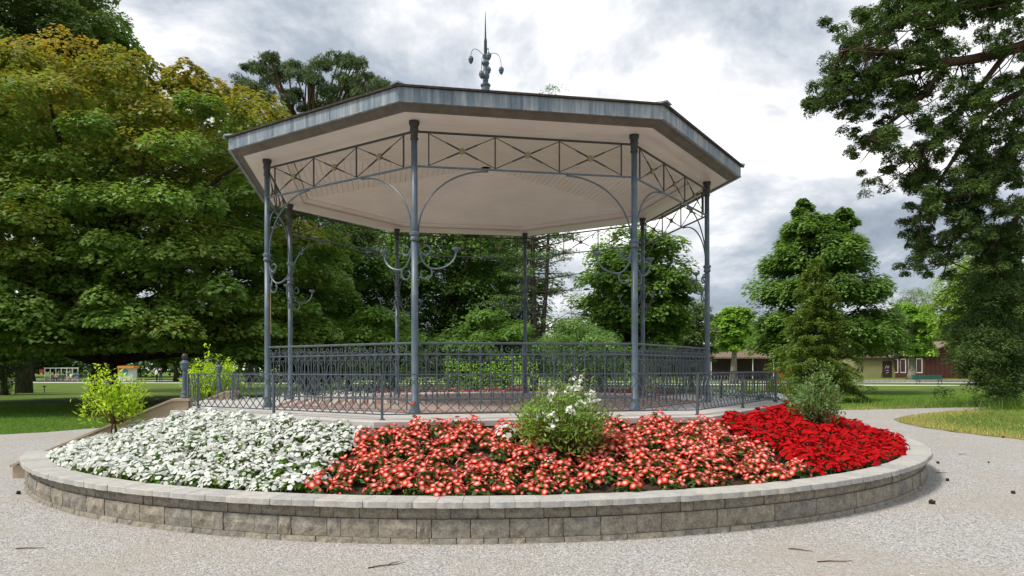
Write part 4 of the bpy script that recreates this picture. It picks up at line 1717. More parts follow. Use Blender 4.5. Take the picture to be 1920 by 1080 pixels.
# hemlock in front
rg_ = np.random.default_rng(94)
HX, HD = gx(1530, 34), 34.0
HH = EYE + (691.3 - 484) / F * HD
root = empty('hemlock_tree', (HX, HD, 0))
tag(root, 'small light green conical hemlock with drooping tips on the right lawn', 'tree')
mb = MB()
mb.tube([(0, 0, -.1), (.02, 0, HH * .5), (0, 0, HH)], [.11, .07, .008], 7)
C0, N0, D0 = [], [], []
for i in range(250):
    z = HH * (rg_.uniform(.03, .99) ** 1.15)
    a_ = rg_.uniform(0, 2 * np.pi)
    ln = (1 - z / HH) ** .72 * 2.6 * rg_.uniform(.6, 1.12) + .12
    tt = np.linspace(0, 1, 5)[:, None]
    tip = np.array([math.cos(a_) * ln, math.sin(a_) * ln, z + rg_.uniform(-.25, .22) * ln])
    mid_ = np.array([math.cos(a_) * ln * .5, math.sin(a_) * ln * .5, z + ln * .32])
    b0 = np.array([0, 0, z])
    Q = (1 - tt) ** 2 * b0 + 2 * tt * (1 - tt) * mid_ + tt ** 2 * tip
    mb.tube([tuple(q) for q in Q], list(np.linspace(.016, .004, 5)), 4)
    n = int(90 + 230 * ln / 2)
    t = rg_.uniform(.2, 1.0, (n, 1))
    q = (1 - t) ** 2 * b0 + 2 * t * (1 - t) * mid_ + t ** 2 * tip
    sidev = np.array([-math.sin(a_), math.cos(a_), 0])
    off = rg_.normal(size=(n, 1)) * sidev * (.20 * (1.1 - t)) * (1 + ln * .3)
    q = q + off + np.array([0, 0, -1]) * np.abs(rg_.normal(size=(n, 1))) * .13
    C0.append(q)
    N0.append(np.array([0, 0, 1.0]) + rg_.normal(size=(n, 3)) * .35)
    D0.append(np.array([math.cos(a_), math.sin(a_), -.35]) + np.sign(off) * .8)
link('trunk', mb.mesh('trunk', 'bark', True), root)
C0 = np.concatenate(C0)
V_, F_ = leaf_quads(rg_, C0, np.concatenate(N0), .17, .045, droop=.3, fold=.05, dirs=np.concatenate(D0))
t = rg_.random((len(C0), 1))
cc = np.array([.05, .085, .016]) * (1 - t) + np.array([.16, .215, .042]) * t
link('crown', np_mesh('crown', V_, F_, 'needle', np.repeat(cc, 4, 0)), root)


# pollarded planes with knobbly heads
def plane_tree(label, px, d, top_y, half, trunk_px, seed):
    r_ = np.random.default_rng(seed)
    x = gx(px, d)
    top = EYE + (691.3 - top_y) / F * d
    rx = half / F * d
    cs_ = crown_points(r_, (x, d, top - rx * .95), (rx * .80, rx * .80, rx * .85), 46, rx * .2, (.5, 1.0))
    cs_ += [np.array([x + r_.normal() * rx * .35, d + r_.normal() * rx * .3, top - rx * (1.5 + r_.random() * .35)]) for _ in range(10)]
    return tree('plane_tree', label, (x, d, 0), top * .72, trunk_px / F * d / 2, cs_, [rx * r_.uniform(.22, .36) for _ in cs_], 300, .8, .34, .28, greens((.08, .16, .016), (.20, .31, .05)), 'bark_pale', seed, 16, 'pollarded planes', fork=.6, up=.9)


plane_tree('pollarded plane tree with a stout trunk beside the low tiled shelter', 1376, 74, 578, 44, 15, 95)
plane_tree('pollarded plane tree with round bright crown in front of the brown shed', 1710, 92, 570, 54, 15, 96)
dome_tree('willow_tree', 'far hazy green willow top above the olive shed', 1715, 135, 540, 46, 500, 30, 2.4, .4, (.07, .10, .05), (.13, .17, .085), 97, .2, asp=.3)
dome_tree('linden_tree', 'light yellow green tree standing behind the sequoia', 1845, 62, 480, 85, 520, 60, 1.6, .28, (.07, .13, .016), (.18, .25, .04), 98, .12, group='trees on the right')
dome_tree('linden_tree', 'far mid green tree behind the brown shed', 1790, 130, 590, 70, 420, 40, 2.6, .42, (.06, .10, .03), (.13, .18, .055), 99, .1, group='trees on the right')
dome_tree('linden_tree', 'far dark tree behind the olive shed', 1640, 140, 585, 62, 420, 40, 2.6, .42, (.04, .07, .025), (.10, .14, .045), 100, .1, group='trees on the right')
dome_tree('linden_tree', 'far tree behind the low tiled shelter', 1400, 125, 625, 60, 420, 40, 2.2, .42, (.045, .08, .025), (.11, .16, .05), 101, .05, group='trees on the right')

# giant sequoia: trunk outside the picture, long drooping limbs reaching in
rg_ = np.random.default_rng(110)
QX, QD = 26.0, 31.5
root = empty('sequoia_tree', (QX, QD, 0))
tag(root, 'giant dark sequoia with long drooping limbs hanging over the lawn edge', 'tree')
mb = MB()
mb.tube([(0, 0, -.2), (0, 0, .8), (0, 0, 3), (0, 0, 12), (0, 0, 26), (0, 0, 34)], [2.1, 1.6, 1.25, 1.0, .5, .08], 14)
C_list, R_list = [], []


def add_limb(pts, r0, n_cl, cr, spread, hang=.0, depth_j=1.2):
    """pts: (px, py, depth) along the limb; clumps gather on its outer part"""
    W_ = np.array([W2(*p_) for p_ in pts])
    m_ = 14
    s_ = np.linspace(0, len(W_) - 1, m_)
    Q = []
    for v in s_:
        i = min(len(W_) - 2, int(v))
        f_ = v - i
        a_ = W_[max(i - 1, 0)]
        b_, c_2 = W_[i], W_[i + 1]
        d_ = W_[min(i + 2, len(W_) - 1)]
        Q.append(.5 * ((2 * b_) + (-a_ + c_2) * f_ + (2 * a_ - 5 * b_ + 4 * c_2 - d_) * f_ ** 2 + (-a_ + 3 * b_ - 3 * c_2 + d_) * f_ ** 3))
    Q = np.array(Q)
    mb.tube([tuple(q - np.array([QX, QD, 0])) for q in Q], list(np.linspace(r0, .03, m_)), 7)
    for k_ in range(n_cl):
        v = rg_.uniform(.22, 1.0) * (m_ - 1)
        i = min(m_ - 2, int(v))
        q = Q[i] + (Q[i + 1] - Q[i]) * (v - i)
        off = rg_.normal(size=3) * np.array([spread, depth_j, spread])
        off[2] -= hang * abs(rg_.normal())
        e2 = q + off
        mm = (q + e2) / 2 + np.array([0, 0, -.15])
        mb.tube([tuple(p_ - np.array([QX, QD, 0])) for p_ in (q, mm, e2)], [.035, .022, .010], 4, cap=False)
        # each twig ends in a plume of several tufts
        for _ in range(rg_.integers(2, 5)):
            C_list.append(e2 + rg_.normal(size=3) * cr * .62)
            R_list.append(cr * rg_.uniform(.65, 1.25))


add_limb([(2060, 30, 31), (1900, 95, 30), (1760, 120, 28), (1640, 95, 27), (1575, 100, 26.5)], .30, 58, .33, .75, .25)
add_limb([(2060, -40, 31), (1850, 10, 30), (1720, 20, 28.5), (1620, 60, 27.5)], .26, 60, .34, .7, .2)
add_limb([(2060, -150, 31), (1900, -60, 30), (1780, -30, 29), (1690, 0, 28)], .26, 40, .34, .7, .2)
add_limb([(1800, 118, 28.4), (1700, 140, 28), (1620, 165, 27), (1565, 190, 26.5)], .12, 30, .30, .42, .2)
add_limb([(1780, 118, 28.2), (1720, 190, 27.6), (1660, 240, 27), (1630, 262, 26.6)], .11, 22, .30, .42, .2)
add_limb([(2070, 190, 31), (1920, 260, 30), (1860, 310, 29), (1790, 360, 28), (1720, 400, 27.4)], .30, 52, .34, .62, .3)
add_limb([(1890, 100, 29.8), (1820, 190, 29), (1760, 260, 28.2), (1700, 300, 27.6)], .13, 40, .33, .6, .35)
add_limb([(2060, 120, 31), (1930, 170, 30), (1850, 215, 29), (1770, 330, 28), (1740, 380, 27.6)], .18, 46, .33, .6, .3)
add_limb([(1870, 300, 29.4), (1830, 370, 28.8), (1790, 440, 28), (1775, 500, 27.6)], .12, 40, .32, .52, .3)
add_limb([(2050, 330, 31), (1940, 380, 30), (1890, 430, 29), (1850, 480, 28.6)], .16, 30, .33, .55, .3)
# lower boughs sweeping to the ground
for (px, py, rp, dd_, n) in [(1880, 520, 60, 31, 46), (1870, 600, 70, 30, 60), (1860, 670, 68, 29, 60), (1900, 720, 50, 28.5, 40), (1835, 640, 36, 29, 20), (1895, 460, 36, 31, 22), (1840, 700, 34, 29, 18), (1880, 640, 60, 28.6, 60), (1890, 560, 50, 29.5, 50), (1822, 620, 30, 29, 26), (1826, 672, 26, 28.6, 22), (1850, 560, 36, 30, 26)]:
    for k_ in range(n):
        C_list.append(W2(px + rg_.normal() * rp * .5, py + rg_.normal() * rp * .5, dd_ + rg_.normal() * 1.1))
        C_list[-1][2] = max(C_list[-1][2], .35)
        R_list.append(rg_.uniform(.42, .72))
for k_ in range(16):
    tg = C_list[-1 - k_ * 9] - np.array([QX, QD, 0])
    mb.tube([(0, 0, 2.5 + k_ * .3), tuple(tg * .5 + np.array([0, 0, 1.6])), tuple(tg)], [.14, .08, .02], 6, cap=False)
link('trunk', mb.mesh('trunk', 'bark_red', True), root)
V_, F_, c_ = clump_leaves(rg_, C_list, [r_ * .86 for r_ in R_list], 260, .9, .135, .040, greens((.014, .032, .010), (.082, .122, .030)), droop=-.25, up=.5, low=-.35, hug=.55)
link('crown', np_mesh('crown', V_ - np.array([QX, QD, 0]), F_, 'needle', c_), root)
print('sequoia clumps', len(C_list))

# dark weeping yew at the left edge
rg_ = np.random.default_rng(120)
YX, YD = gx(8, 46), 46.0
cs = crown_points(rg_, (YX, YD, 2.6), (1.55, 1.5, 2.6), 70, .36, (.4, 1.0))
tree('yew_tree', 'dark drooping yew at the left edge of the lawn', (YX, YD, 0), 4.5, .2, cs, [rg_.uniform(.35, .6) for _ in cs], 240, 1.1, .17, .04, greens((.012, .026, .010), (.04, .06, .022)), 'bark', 121, 30, mat='needle', droop=1.2, up=.2, low=-.8)

# trees under the maple crown on the far side
for i, (px, d, ty, hw, lab) in enumerate([(60, 105, 610, 90, 'far park tree behind the play frames'), (225, 112, 600, 80, 'far park tree behind the maple trunk'), (330, 98, 610, 75, 'far park tree behind the two standing people'), (470, 100, 605, 90, 'far park tree left of the bandstand')]):
    dome_tree('park_tree', lab, px, d, ty, hw, 420, 40, 2.0, .38, (.035, .07, .018), (.09, .14, .035), 130 + i, .26, group='far trees across the left lawn')
# a far wood that reads as one mass
rg_ = np.random.default_rng(140)
cs, rd = [], []
for i in range(760):
    x = rg_.uniform(-150, 60)
    y = 150 + rg_.normal() * 6 - .1 * x
    cs.append(np.array([x, y, rg_.uniform(-.5, 11) + (4 if x < -20 else 0) * rg_.random()]))
    rd.append(rg_.uniform(2.2, 3.6))
V_, F_, c_ = clump_leaves(rg_, cs, rd, 120, .8, 1.0, .8, low=-1.1, colfn=greens((.03, .055, .018), (.075, .12, .035)))
o = link('far_wood', np_mesh('far_wood', V_, F_, 'leaf', c_))
tag(o, 'dark far wood closing the view behind the lawns', 'wood', kind='stuff')
cs, rd = [], []
for i in range(260):
    x = rg_.uniform(50, 150)
    y = 170 + rg_.normal() * 6
    cs.append(np.array([x, y, rg_.uniform(-.5, 8)]))
    rd.append(rg_.uniform(2.2, 3.6))
V_, F_, c_ = clump_leaves(rg_, cs, rd, 120, .8, 1.0, .8, low=-1.1, colfn=greens((.04, .065, .028), (.085, .125, .045)))
o = link('far_wood', np_mesh('far_wood', V_, F_, 'leaf', c_))
tag(o, 'far wood behind the sheds', 'wood', kind='stuff')


# hedges behind the bandstand
def hedge(label, px0, px1, d, h, col_lo, col_hi, seed, dep=1.0):
    r_ = np.random.default_rng(seed)
    x0, x1 = gx(px0, d), gx(px1, d)
    root_ = empty('hedge', ((x0 + x1) / 2, d, 0))
    tag(root_, label, 'hedge')
    n = int((x1 - x0) * h * 260)
    x = r_.uniform(x0, x1, n) - (x0 + x1) / 2
    z = h * r_.random(n) ** .8
    y = r_.uniform(-dep / 2, dep / 2, n)
    y = np.where(r_.random(n) < .6, -dep / 2 + np.abs(r_.normal(size=n)) * .12, y)
    P = np.stack([x + r_.normal(size=n) * .05, y, z + .12 * np.sin(x * 2.3) + r_.normal(size=n) * .05 + .05], 1)
    P[:, 2] = np.maximum(P[:, 2], .02)
    V1, F1 = leaf_quads(r_, P, np.array([0, -.4, .8]) + r_.normal(size=(n, 3)) * .5, .10, .07)
    t_ = r_.random((n, 1))
    c1 = np.array(col_lo) * (1 - t_) + np.array(col_hi) * t_
    link('foliage', np_mesh('foliage', V1, F1, 'leaf', np.repeat(c1, 4, 0)), root_)
    m_ = MB()
    for k2 in range(int((x1 - x0) / .6)):
        xx = x0 + .3 + k2 * .6 - (x0 + x1) / 2
        m_.tube([(xx, 0, -.05), (xx + .05, 0, h * .5), (xx - .03, 0, h * .8)], [.03, .02, .01], 5)
    m_.build('stems', 'bark', root_)


hedge('bright yellow green hedge seen through the scrolled railing', 835, 1010, 30, 1.95, (.10, .19, .018), (.24, .36, .045), 150)
hedge('dark green hedge seen through the railing beside the bright hedge', 640, 830, 34, 1.6, (.03, .07, .016), (.08, .14, .03), 151)
hedge('dark clipped hedge behind the red flowers at the far side', 1030, 1190, 34, 1.5, (.03, .065, .016), (.08, .13, .03), 152)

# ------------------------------------------------------------------ sheds
def facing_root(name, label, cat, px, d, rz=0.0):
    o_ = empty(name, (gx(px, d), d, 0), rz)
    return tag(o_, label, cat)


# olive shed
d = 113.0
sc = d / F
sh_ = facing_root('shed', 'olive green flat walled shed with dark door and corrugated tile roof', 'building', 1646, d)
wd, hh = 90 * sc, 3.15
MB().box((0, 2.5, hh / 2), (wd, 5, hh)).build('wall', 'wall_olive', sh_)
dr = MB().box((17 * sc, -.02, 1.33), (17 * sc, .1, 2.66)).build('door', 'door_dark', sh_)
mb = MB()
for (xa, za, xb, zb) in ((-.3, 1.5, -.1, 2.0), (-.1, 2.0, .1, 1.5), (.1, 1.5, .3, 1.9), (-.25, 1.1, .2, 1.2), (-.2, .7, .25, .9)):
    mb.tube([(17 * sc + xa, -.085, za), (17 * sc + xb, -.085, zb)], .03, 4)
mb.build('graffiti', 'white_paint', dr)
rf = MB()
rf.prism([(-wd / 2 - .3, -.4, hh + .0), (wd / 2 + .3, -.4, hh + .0), (wd / 2 + .3, 5.3, hh + 1.6), (-wd / 2 - .3, 5.3, hh + 1.6)],
         [(-wd / 2 - .3, -.4, hh + .16), (wd / 2 + .3, -.4, hh + .16), (wd / 2 + .3, 5.3, hh + 1.76), (-wd / 2 - .3, 5.3, hh + 1.76)])
ro = rf.build('roof', 'tile_brown', sh_)
rd_me = MB().tube([(0, -.42, hh + .2), (0, 5.3, hh + 1.8)], .1, 6).mesh('roof_tile_row', 'tile_brown')
nrow = int(wd / .32)
for i in range(nrow + 1):
    link('roof_tile_row', rd_me, ro, (-wd / 2 - .2 + i * (wd + .4) / nrow, 0, 0))
MB().box((0, -.43, hh - .05), (wd + .6, .08, .18)).build('gutter', 'door_dark', sh_)
mb = MB()
for gx0 in (-40, -33):
    for (xa, za, xb, zb) in ((0, .9, .25, 1.7), (.25, 1.7, .1, 1.1), (.1, 1.1, .4, 1.5), (.3, .8, .45, 1.9)):
        mb.tube([(gx0 * sc + xa, -.02, za), (gx0 * sc + xb, -.02, zb)], .035, 4)
for (xa, za, xb, zb) in ((30, 1.6, 33, 1.9), (33, 1.9, 34, 1.5), (34, 1.5, 37, 1.8), (6, .0, 8, .9), (8, .9, 10, 0.05)):
    mb.tube([(xa * sc, -.02, za), (xb * sc, -.02, zb)], .03, 4)
mb.build('graffiti', 'graffiti', sh_)

# brown gabled shed
d = 105.0
sc = d / F
sb = facing_root('shed', 'dark red brown wooden shed with sloping roof and pale framed windows on its side', 'building', 1775, d)
wd = 84 * sc
mb = MB()
prof = [(-wd / 2, 0), (wd / 2, 0), (wd / 2, 3.4), (wd * .18, 5.3), (-wd / 2, 3.6)]
mb.prism([(x, 0, z) for x, z in prof], [(x, 12, z) for x, z in prof])
wl = mb.build('wall', 'wall_brown', sb)
for i in range(10):
    MB().box((-wd / 2 + .25 + i * (wd - .5) / 9, -.02, 1.6), (.05, .06, 3.2)).build('batten', 'wall_brown', wl)
for i in range(5):
    wf = MB().box((-wd / 2 - .02, 1.2 + i * 2.2, 1.9), (.08, 1.5, 2.2)).build('window', 'white_paint', sb)
    MB().box((-wd / 2 - .06, 1.2 + i * 2.2, 1.9), (.06, 1.25, 1.9)).build('pane', 'door_dark', wf)
for (xa, za, xb, zb) in ((-wd / 2 - .5, 3.45, wd * .18, 5.42), (wd * .18, 5.42, wd / 2 + .4, 3.3)):
    mb = MB()
    mb.prism([(xa, -.6, za), (xb, -.6, zb), (xb, 12.5, zb), (xa, 12.5, za)], [(xa, -.6, za + .2), (xb, -.6, zb + .2), (xb, 12.5, zb + .2), (xa, 12.5, za + .2)])
    mb.build('roof', 'tile_brown', sb)

# open shelter with tiled roof
d = 97.0
sc = d / F
sl = facing_root('shelter', 'low open shelter with brown tiled roof on thin pale posts', 'building', 1392, d)
wd = 128 * sc
rf = MB()
rf.prism([(-wd / 2, -.3, 2.9), (wd / 2, -.3, 2.9), (wd / 2, 3.7, 4.2), (-wd / 2, 3.7, 4.2)], [(-wd / 2, -.3, 3.05), (wd / 2, -.3, 3.05), (wd / 2, 3.7, 4.35), (-wd / 2, 3.7, 4.35)])
ro = rf.build('roof', 'tile_brown', sl)
rw = MB().tube([(0, -.32, 3.06), (0, 3.7, 4.37)], .09, 5).mesh('roof_tile_row', 'tile_brown')
nrow = int(wd / .34)
for i in range(nrow + 1):
    link('roof_tile_row', rw, ro, (-wd / 2 + i * wd / nrow, 0, 0))
for i in range(4):
    MB().tube([(-wd / 2 + .4 + i * (wd - .8) / 3, 0, -.05), (-wd / 2 + .4 + i * (wd - .8) / 3, 0, 3.0)], .06, 6).build('post', 'white_paint', sl)
MB().box((0, 3.6, 1.9), (wd, .2, 3.9)).build('back_wall', 'door_dark', sl)

# low stone edging in front of the sheds
ed = empty('stone_edging', (gx(1700, 78), 78, 0))
tag(ed, 'long low rough stone edging on the lawn in front of the sheds', 'wall')
em = [rough_block(.55, .34, .35, 900 + i, nx=4, nz=3).mesh('block', 'kerb_stone') for i in range(4)]
rr_ = random.Random(4)
for i in range(34):
    o = link('block', em[i % 4], ed, (-9.5 + i * .57, rr_.uniform(-.05, .05), -.05), math.pi + rr_.uniform(-.06, .06))


# ------------------------------------------------------------------ benches
def bench(label, px, d, rz, mat, wdt=1.9, group=None):
    b_ = empty('bench', (gx(px, d), d, 0), rz)
    tag(b_, label, 'bench', group)
    for i in range(4):
        MB().box((0, -.22 + i * .125, .45), (wdt, .105, .035)).build('seat_slat', mat, b_)
    for i in range(3):
        MB().box((0, .25 + i * .03, .58 + i * .135), (wdt, .03, .115)).build('back_slat', mat, b_)
    for s_ in (-1, 1):
        x = s_ * wdt * .36
        mb_ = MB()
        mb_.tube([(x, -.30, -.02), (x, -.2, .25), (x, -.22, .43)], .025, 5)
        mb_.tube([(x, .36, -.02), (x, .18, .25), (x, .25, .45), (x, .345, .92)], .025, 5)
        mb_.tube([(x, -.24, .415), (x, .26, .415)], .022, 5)
        mb_.build('leg', 'iron_dark', b_)
    return b_


bench('bright green slatted bench on the lawn in front of the brown shed', 1742, 66.5, 0.05, 'bench_green', 2.9)
bench('dark green bench beyond the left end of the lattice railing', 483, 61, math.pi + .1, 'bench_dark', 1.9)
bench('dark green bench under the person in purple', 622, 58.5, .05, 'bench_dark', 1.9)
bench('dark green bench under the person in the pink top', 1100, 58.5, -.05, 'bench_dark', 2.6)
bench('bench under the two people beside the far path', 143, 96, 0.0, 'bench_dark', 2.6)
bench('bench under the person in pale rose clothes beside the far path', 107, 97, 0.0, 'bench_dark', 2.0)


# ------------------------------------------------------------------ people
def person(label, loc, rz, pose, top, bottom, scale=1.0, sleeves='skin', legs=None, shoes='black_cloth', hair='hair', skin='skin'):
    """one continuous skinned body; local -y is the way the person faces"""
    sit = pose == 'sit'
    J = {}
    hip = .50 if sit else .93
    J['pelvis'] = (0, 0, hip)
    J['waist'] = (0, .02, hip + .16)
    J['chest'] = (0, .03 if not sit else .06, hip + .38)
    J['neck'] = (0, .02 if not sit else .05, hip + .56)
    J['head0'] = (0, 0, hip + .64)
    J['head1'] = (0, -.01, hip + .80)
    for s_, n in ((-1, 'l'), (1, 'r')):
        J['sh' + n] = (s_ * .18, .03, hip + .49)
        J['hip' + n] = (s_ * .10, 0, hip - .03)
        if sit:
            J['el' + n] = (s_ * .25, -.04, hip + .22)
            J['wr' + n] = (s_ * .14, -.26, hip + .13)
            J['ha' + n] = (s_ * .10, -.33, hip + .13)
            J['kn' + n] = (s_ * .13, -.42, hip + .02)
            J['an' + n] = (s_ * .14, -.46 - (.12 if s_ > 0 else 0), .09)
            J['to' + n] = (s_ * .15, -.64 - (.12 if s_ > 0 else 0), .04)
        else:
            bend = pose == 'hold'
            J['el' + n] = (s_ * .25, .04, hip + .22)
            J['wr' + n] = (s_ * .10, -.22, hip + .30) if bend else (s_ * .26, -.05, hip - .02)
            J['ha' + n] = (s_ * .05, -.28, hip + .34) if bend else (s_ * .26, -.08, hip - .10)
            st_ = .10 if s_ > 0 else -.06
            J['kn' + n] = (s_ * .11, -.03 - st_ * .5, .50)
            J['an' + n] = (s_ * .12, -st_ + .02, .09)
            J['to' + n] = (s_ * .14, -st_ - .16, .03)
    rad = dict(pelvis=.125, waist=.115, chest=.13, neck=.055, head0=.075, head1=.085)
    rl = dict(sh=.065, el=.042, wr=.03, ha=.035, hip=.095, kn=.06, an=.042, to=.035)
    bones = [('pelvis', 'waist', 'top'), ('waist', 'chest', 'top'), ('chest', 'neck', 'top'), ('neck', 'head0', 'skin'), ('head0', 'head1', 'skin')]
    for n in 'lr':
        bones += [('chest', 'sh' + n, 'top'), ('sh' + n, 'el' + n, 'top'), ('el' + n, 'wr' + n, 'sleeve'), ('wr' + n, 'ha' + n, 'skin'),
                  ('pelvis', 'hip' + n, 'bottom'), ('hip' + n, 'kn' + n, 'bottom'), ('kn' + n, 'an' + n, 'legs'), ('an' + n, 'to' + n, 'shoes')]
    names = list(J)
    bm = bmesh.new()
    sk = bm.verts.layers.skin.verify()
    vv = {}
    for n in names:
        v_ = bm.verts.new(J[n])
        r_ = rad.get(n) or rl[n[:-1]]
        v_[sk].radius = (r_, r_ * (.8 if n in ('chest', 'waist', 'pelvis') else 1))
        if n == 'pelvis':
            v_[sk].use_root = True
        vv[n] = v_
    for a_, b_, _ in bones:
        bm.edges.new((vv[a_], vv[b_]))
    me = bpy.data.meshes.new('person')
    bm.to_mesh(me)
    bm.free()
    tmp = bpy.data.objects.new('tmp', me)
    COL.objects.link(tmp)
    tmp.modifiers.new('Skin', 'SKIN')
    ss = tmp.modifiers.new('Sub', 'SUBSURF')
    ss.levels = ss.render_levels = 1
    dg = bpy.context.evaluated_depsgraph_get()
    me2 = bpy.data.meshes.new_from_object(tmp.evaluated_get(dg))
    bpy.data.objects.remove(tmp, do_unlink=True)
    me2.materials.clear()
    cm = dict(top=top, bottom=bottom, sleeve=sleeves, skin=skin, legs=legs or bottom, shoes=shoes)
    order_ = list(cm)
    for k2 in order_:
        me2.materials.append(M[cm[k2]])
    segs = [(Vector(J[a_]), Vector(J[b_]), order_.index(k2)) for a_, b_, k2 in bones]
    for p_ in me2.polygons:
        c0 = p_.center
        best = None
        for a_, b_, mi in segs:
            ab = b_ - a_
            t_ = max(0, min(1, (c0 - a_).dot(ab) / ab.length_squared))
            dd2 = (c0 - (a_ + ab * t_)).length
            if best is None or dd2 < best[0]:
                best = (dd2, mi)
        p_.material_index = best[1]
        p_.use_smooth = True
    root_ = empty('person', loc, rz)
    root_.scale = (scale,) * 3
    tag(root_, label, 'person')
    link('body', me2, root_)
    h1 = J['head1']
    MB().lathe([(.03, -.06), (.098, -.02), (.105, .04), (.08, .085), (.02, .10)], 10, (h1[0], h1[1] + .018, h1[2] + .005)).build('hair', hair, root_, smooth=True)
    return root_


def at_(px, d):
    return (gx(px, d), d, .012)


person('person in white shirt and black trousers standing on the far path', at_(293.5, 88), 2.6, 'stand', 'white_cloth', 'black_cloth', 1.03, 'skin')
person('person in black top and blue jeans holding something on the far path', at_(301.5, 88.4), .5, 'hold', 'black_cloth', 'denim', 1.0, 'black_cloth')
person('person in white top sitting on the far bench with legs stretched', (gx(134, 96), 95.85, .0), -.4, 'sit', 'white_cloth', 'rose_cloth', 1.0, 'skin', 'skin')
person('person in bright blue shirt sitting on the far bench', (gx(146, 96), 95.85, .0), -.2, 'sit', 'blue_cloth', 'rose_cloth', 1.0, 'skin', 'skin')
person('person in pale rose clothes sitting bent on a far bench', (gx(107, 97), 96.85, .0), .3, 'sit', 'rose_cloth', 'black_cloth', 1.0, 'skin')
person('person in purple dress sitting on a bench behind the railing', (gx(619, 58.5), 58.35, .0), .1, 'sit', 'purple_cloth', 'purple_cloth', 1.02, 'skin', 'skin')
person('person with dark hair and pink top sitting behind the white rose bush', (gx(1092, 58.5), 58.35, .0), -.2, 'sit', 'pink_cloth', 'denim', 1.0, 'skin')
person('person in black clothes sitting on the same bench as the pink top', (gx(1125, 58.5), 58.35, .0), .1, 'sit', 'black_cloth', 'black_cloth', 1.0, 'black_cloth')

# ------------------------------------------------------------------ play frames and stalls across the left lawn
pf = empty('play_frame', (gx(115, 101), 101, 0))
tag(pf, 'long white framed play structure under the far trees', 'play frame')
wf_ = 62 * 101 / F
for i in range(7):
    MB().tube([(-wf_ / 2 + i * wf_ / 6, 0, -.05), (-wf_ / 2 + i * wf_ / 6, 0, 1.85)], .07, 5).build('post', 'white_paint', pf)
MB().box((0, 0, 1.87), (wf_ + .2, .14, .12)).build('top_beam', 'white_paint', pf)
MB().box((0, .1, .35), (wf_, .1, .55)).build('panel', 'kerb_stone', pf)
MB().box((-wf_ / 2 - .35, -.1, 1.45), (.55, .3, .5)).build('red_panel', 'red_paint', pf)
stl = empty('stall', (gx(236, 104), 104, 0))
tag(stl, 'small colourful stall with white front and orange red boards behind the maple trunk', 'stall')
ws = 34 * 104 / F
MB().box((0, 0, .9), (ws, 1.2, 1.8)).build('counter', 'white_paint', stl)
MB().box((.1, -.1, 2.0), (ws + .4, 1.7, .36)).build('canopy', 'orange_paint', stl)
MB().box((-ws * .28, -.66, 1.5), (ws * .28, .08, .5)).build('board', 'red_paint', stl)
MB().box((ws * .1, -.66, 1.3), (ws * .22, .08, .7)).build('board', 'teal_paint', stl)

# path marker on the left lawn
pm = empty('garden_light', (gx(83, 50), 50, 0))
tag(pm, 'small dark low garden light on the left lawn', 'garden light')
MB().tube([(0, 0, -.05), (0, 0, .42)], .025, 6).build('stake', 'iron_dark', pm)
MB().lathe([(.03, .40), (.11, .44), (.11, .49), (.03, .52)], 8).build('head', 'iron_dark', pm)

# floodlight mast far behind
fm = empty('floodlight_mast', (gx(1071, 170), 170, 0))
tag(fm, 'far thin floodlight mast behind the larch', 'mast')
mt = EYE + (691.3 - 556) / F * 170
MB().tube([(0, 0, -.2), (0, 0, mt)], [.22, .10], 6).build('pole', 'kerb_stone', fm)
for i in range(4):
    MB().box((-1.5 + i * 1.0, 0, mt - (i % 2) * 1.0), (.6, .3, .45)).build('lamp', 'kerb_stone', fm)
MB().box((0, .2, mt - .5), (3.6, .1, .1)).box((0, .2, mt), (3.6, .1, .1)).build('crossbar', 'kerb_stone', fm)

# small tan stone block beside the stair foot, and litter on the gravel
for i, (px, py, s_) in enumerate([(1758, 872, .66), (1776, 905, .68), (1747, 948, .85), (1899, 929, .68), (1880, 824, .7), (1853, 871, .45), (34, 925, .75)]):
    d = F * EYE / (py - 691.3)
    r_ = random.Random(i)
    labs = ['pine cone on the gravel close to the right curve of the planter wall', 'pine cone a step away from the right curve of the planter wall', 'largest pine cone lying on the gravel', 'pine cone alone far out on the right gravel', 'pine cone beside the worn grass edge', 'tiny pine cone near the worn grass edge', 'dark pine cone at the left end of the planter wall']
    cn = empty('pine_cone', (gx(px, d), d, .030 * s_ + .004), r_.uniform(0, 6))
    tag(cn, labs[i], 'pine cone', 'pine cones on the gravel')
    mb = MB()
    mb.tube([(-.042 * s_, 0, 0), (-.025 * s_, 0, 0), (0, 0, 0), (.025 * s_, 0, 0), (.04 * s_, 0, 0)], [.010 * s_, .026 * s_, .030 * s_, .022 * s_, .006 * s_], 8)
    mb.build('core', 'cone', cn)
    mb = MB()
    for k_ in range(36):
        t = r_.random()
        a_ = k_ * 2.4
        rr = .031 * s_ * math.sin(math.pi * (.15 + .75 * t))
        mb.box(((t - .5) * .075 * s_, rr * math.cos(a_), rr * math.sin(a_)), (.012 * s_, .012 * s_, .012 * s_), a_)
    mb.build('scales', 'cone', cn)
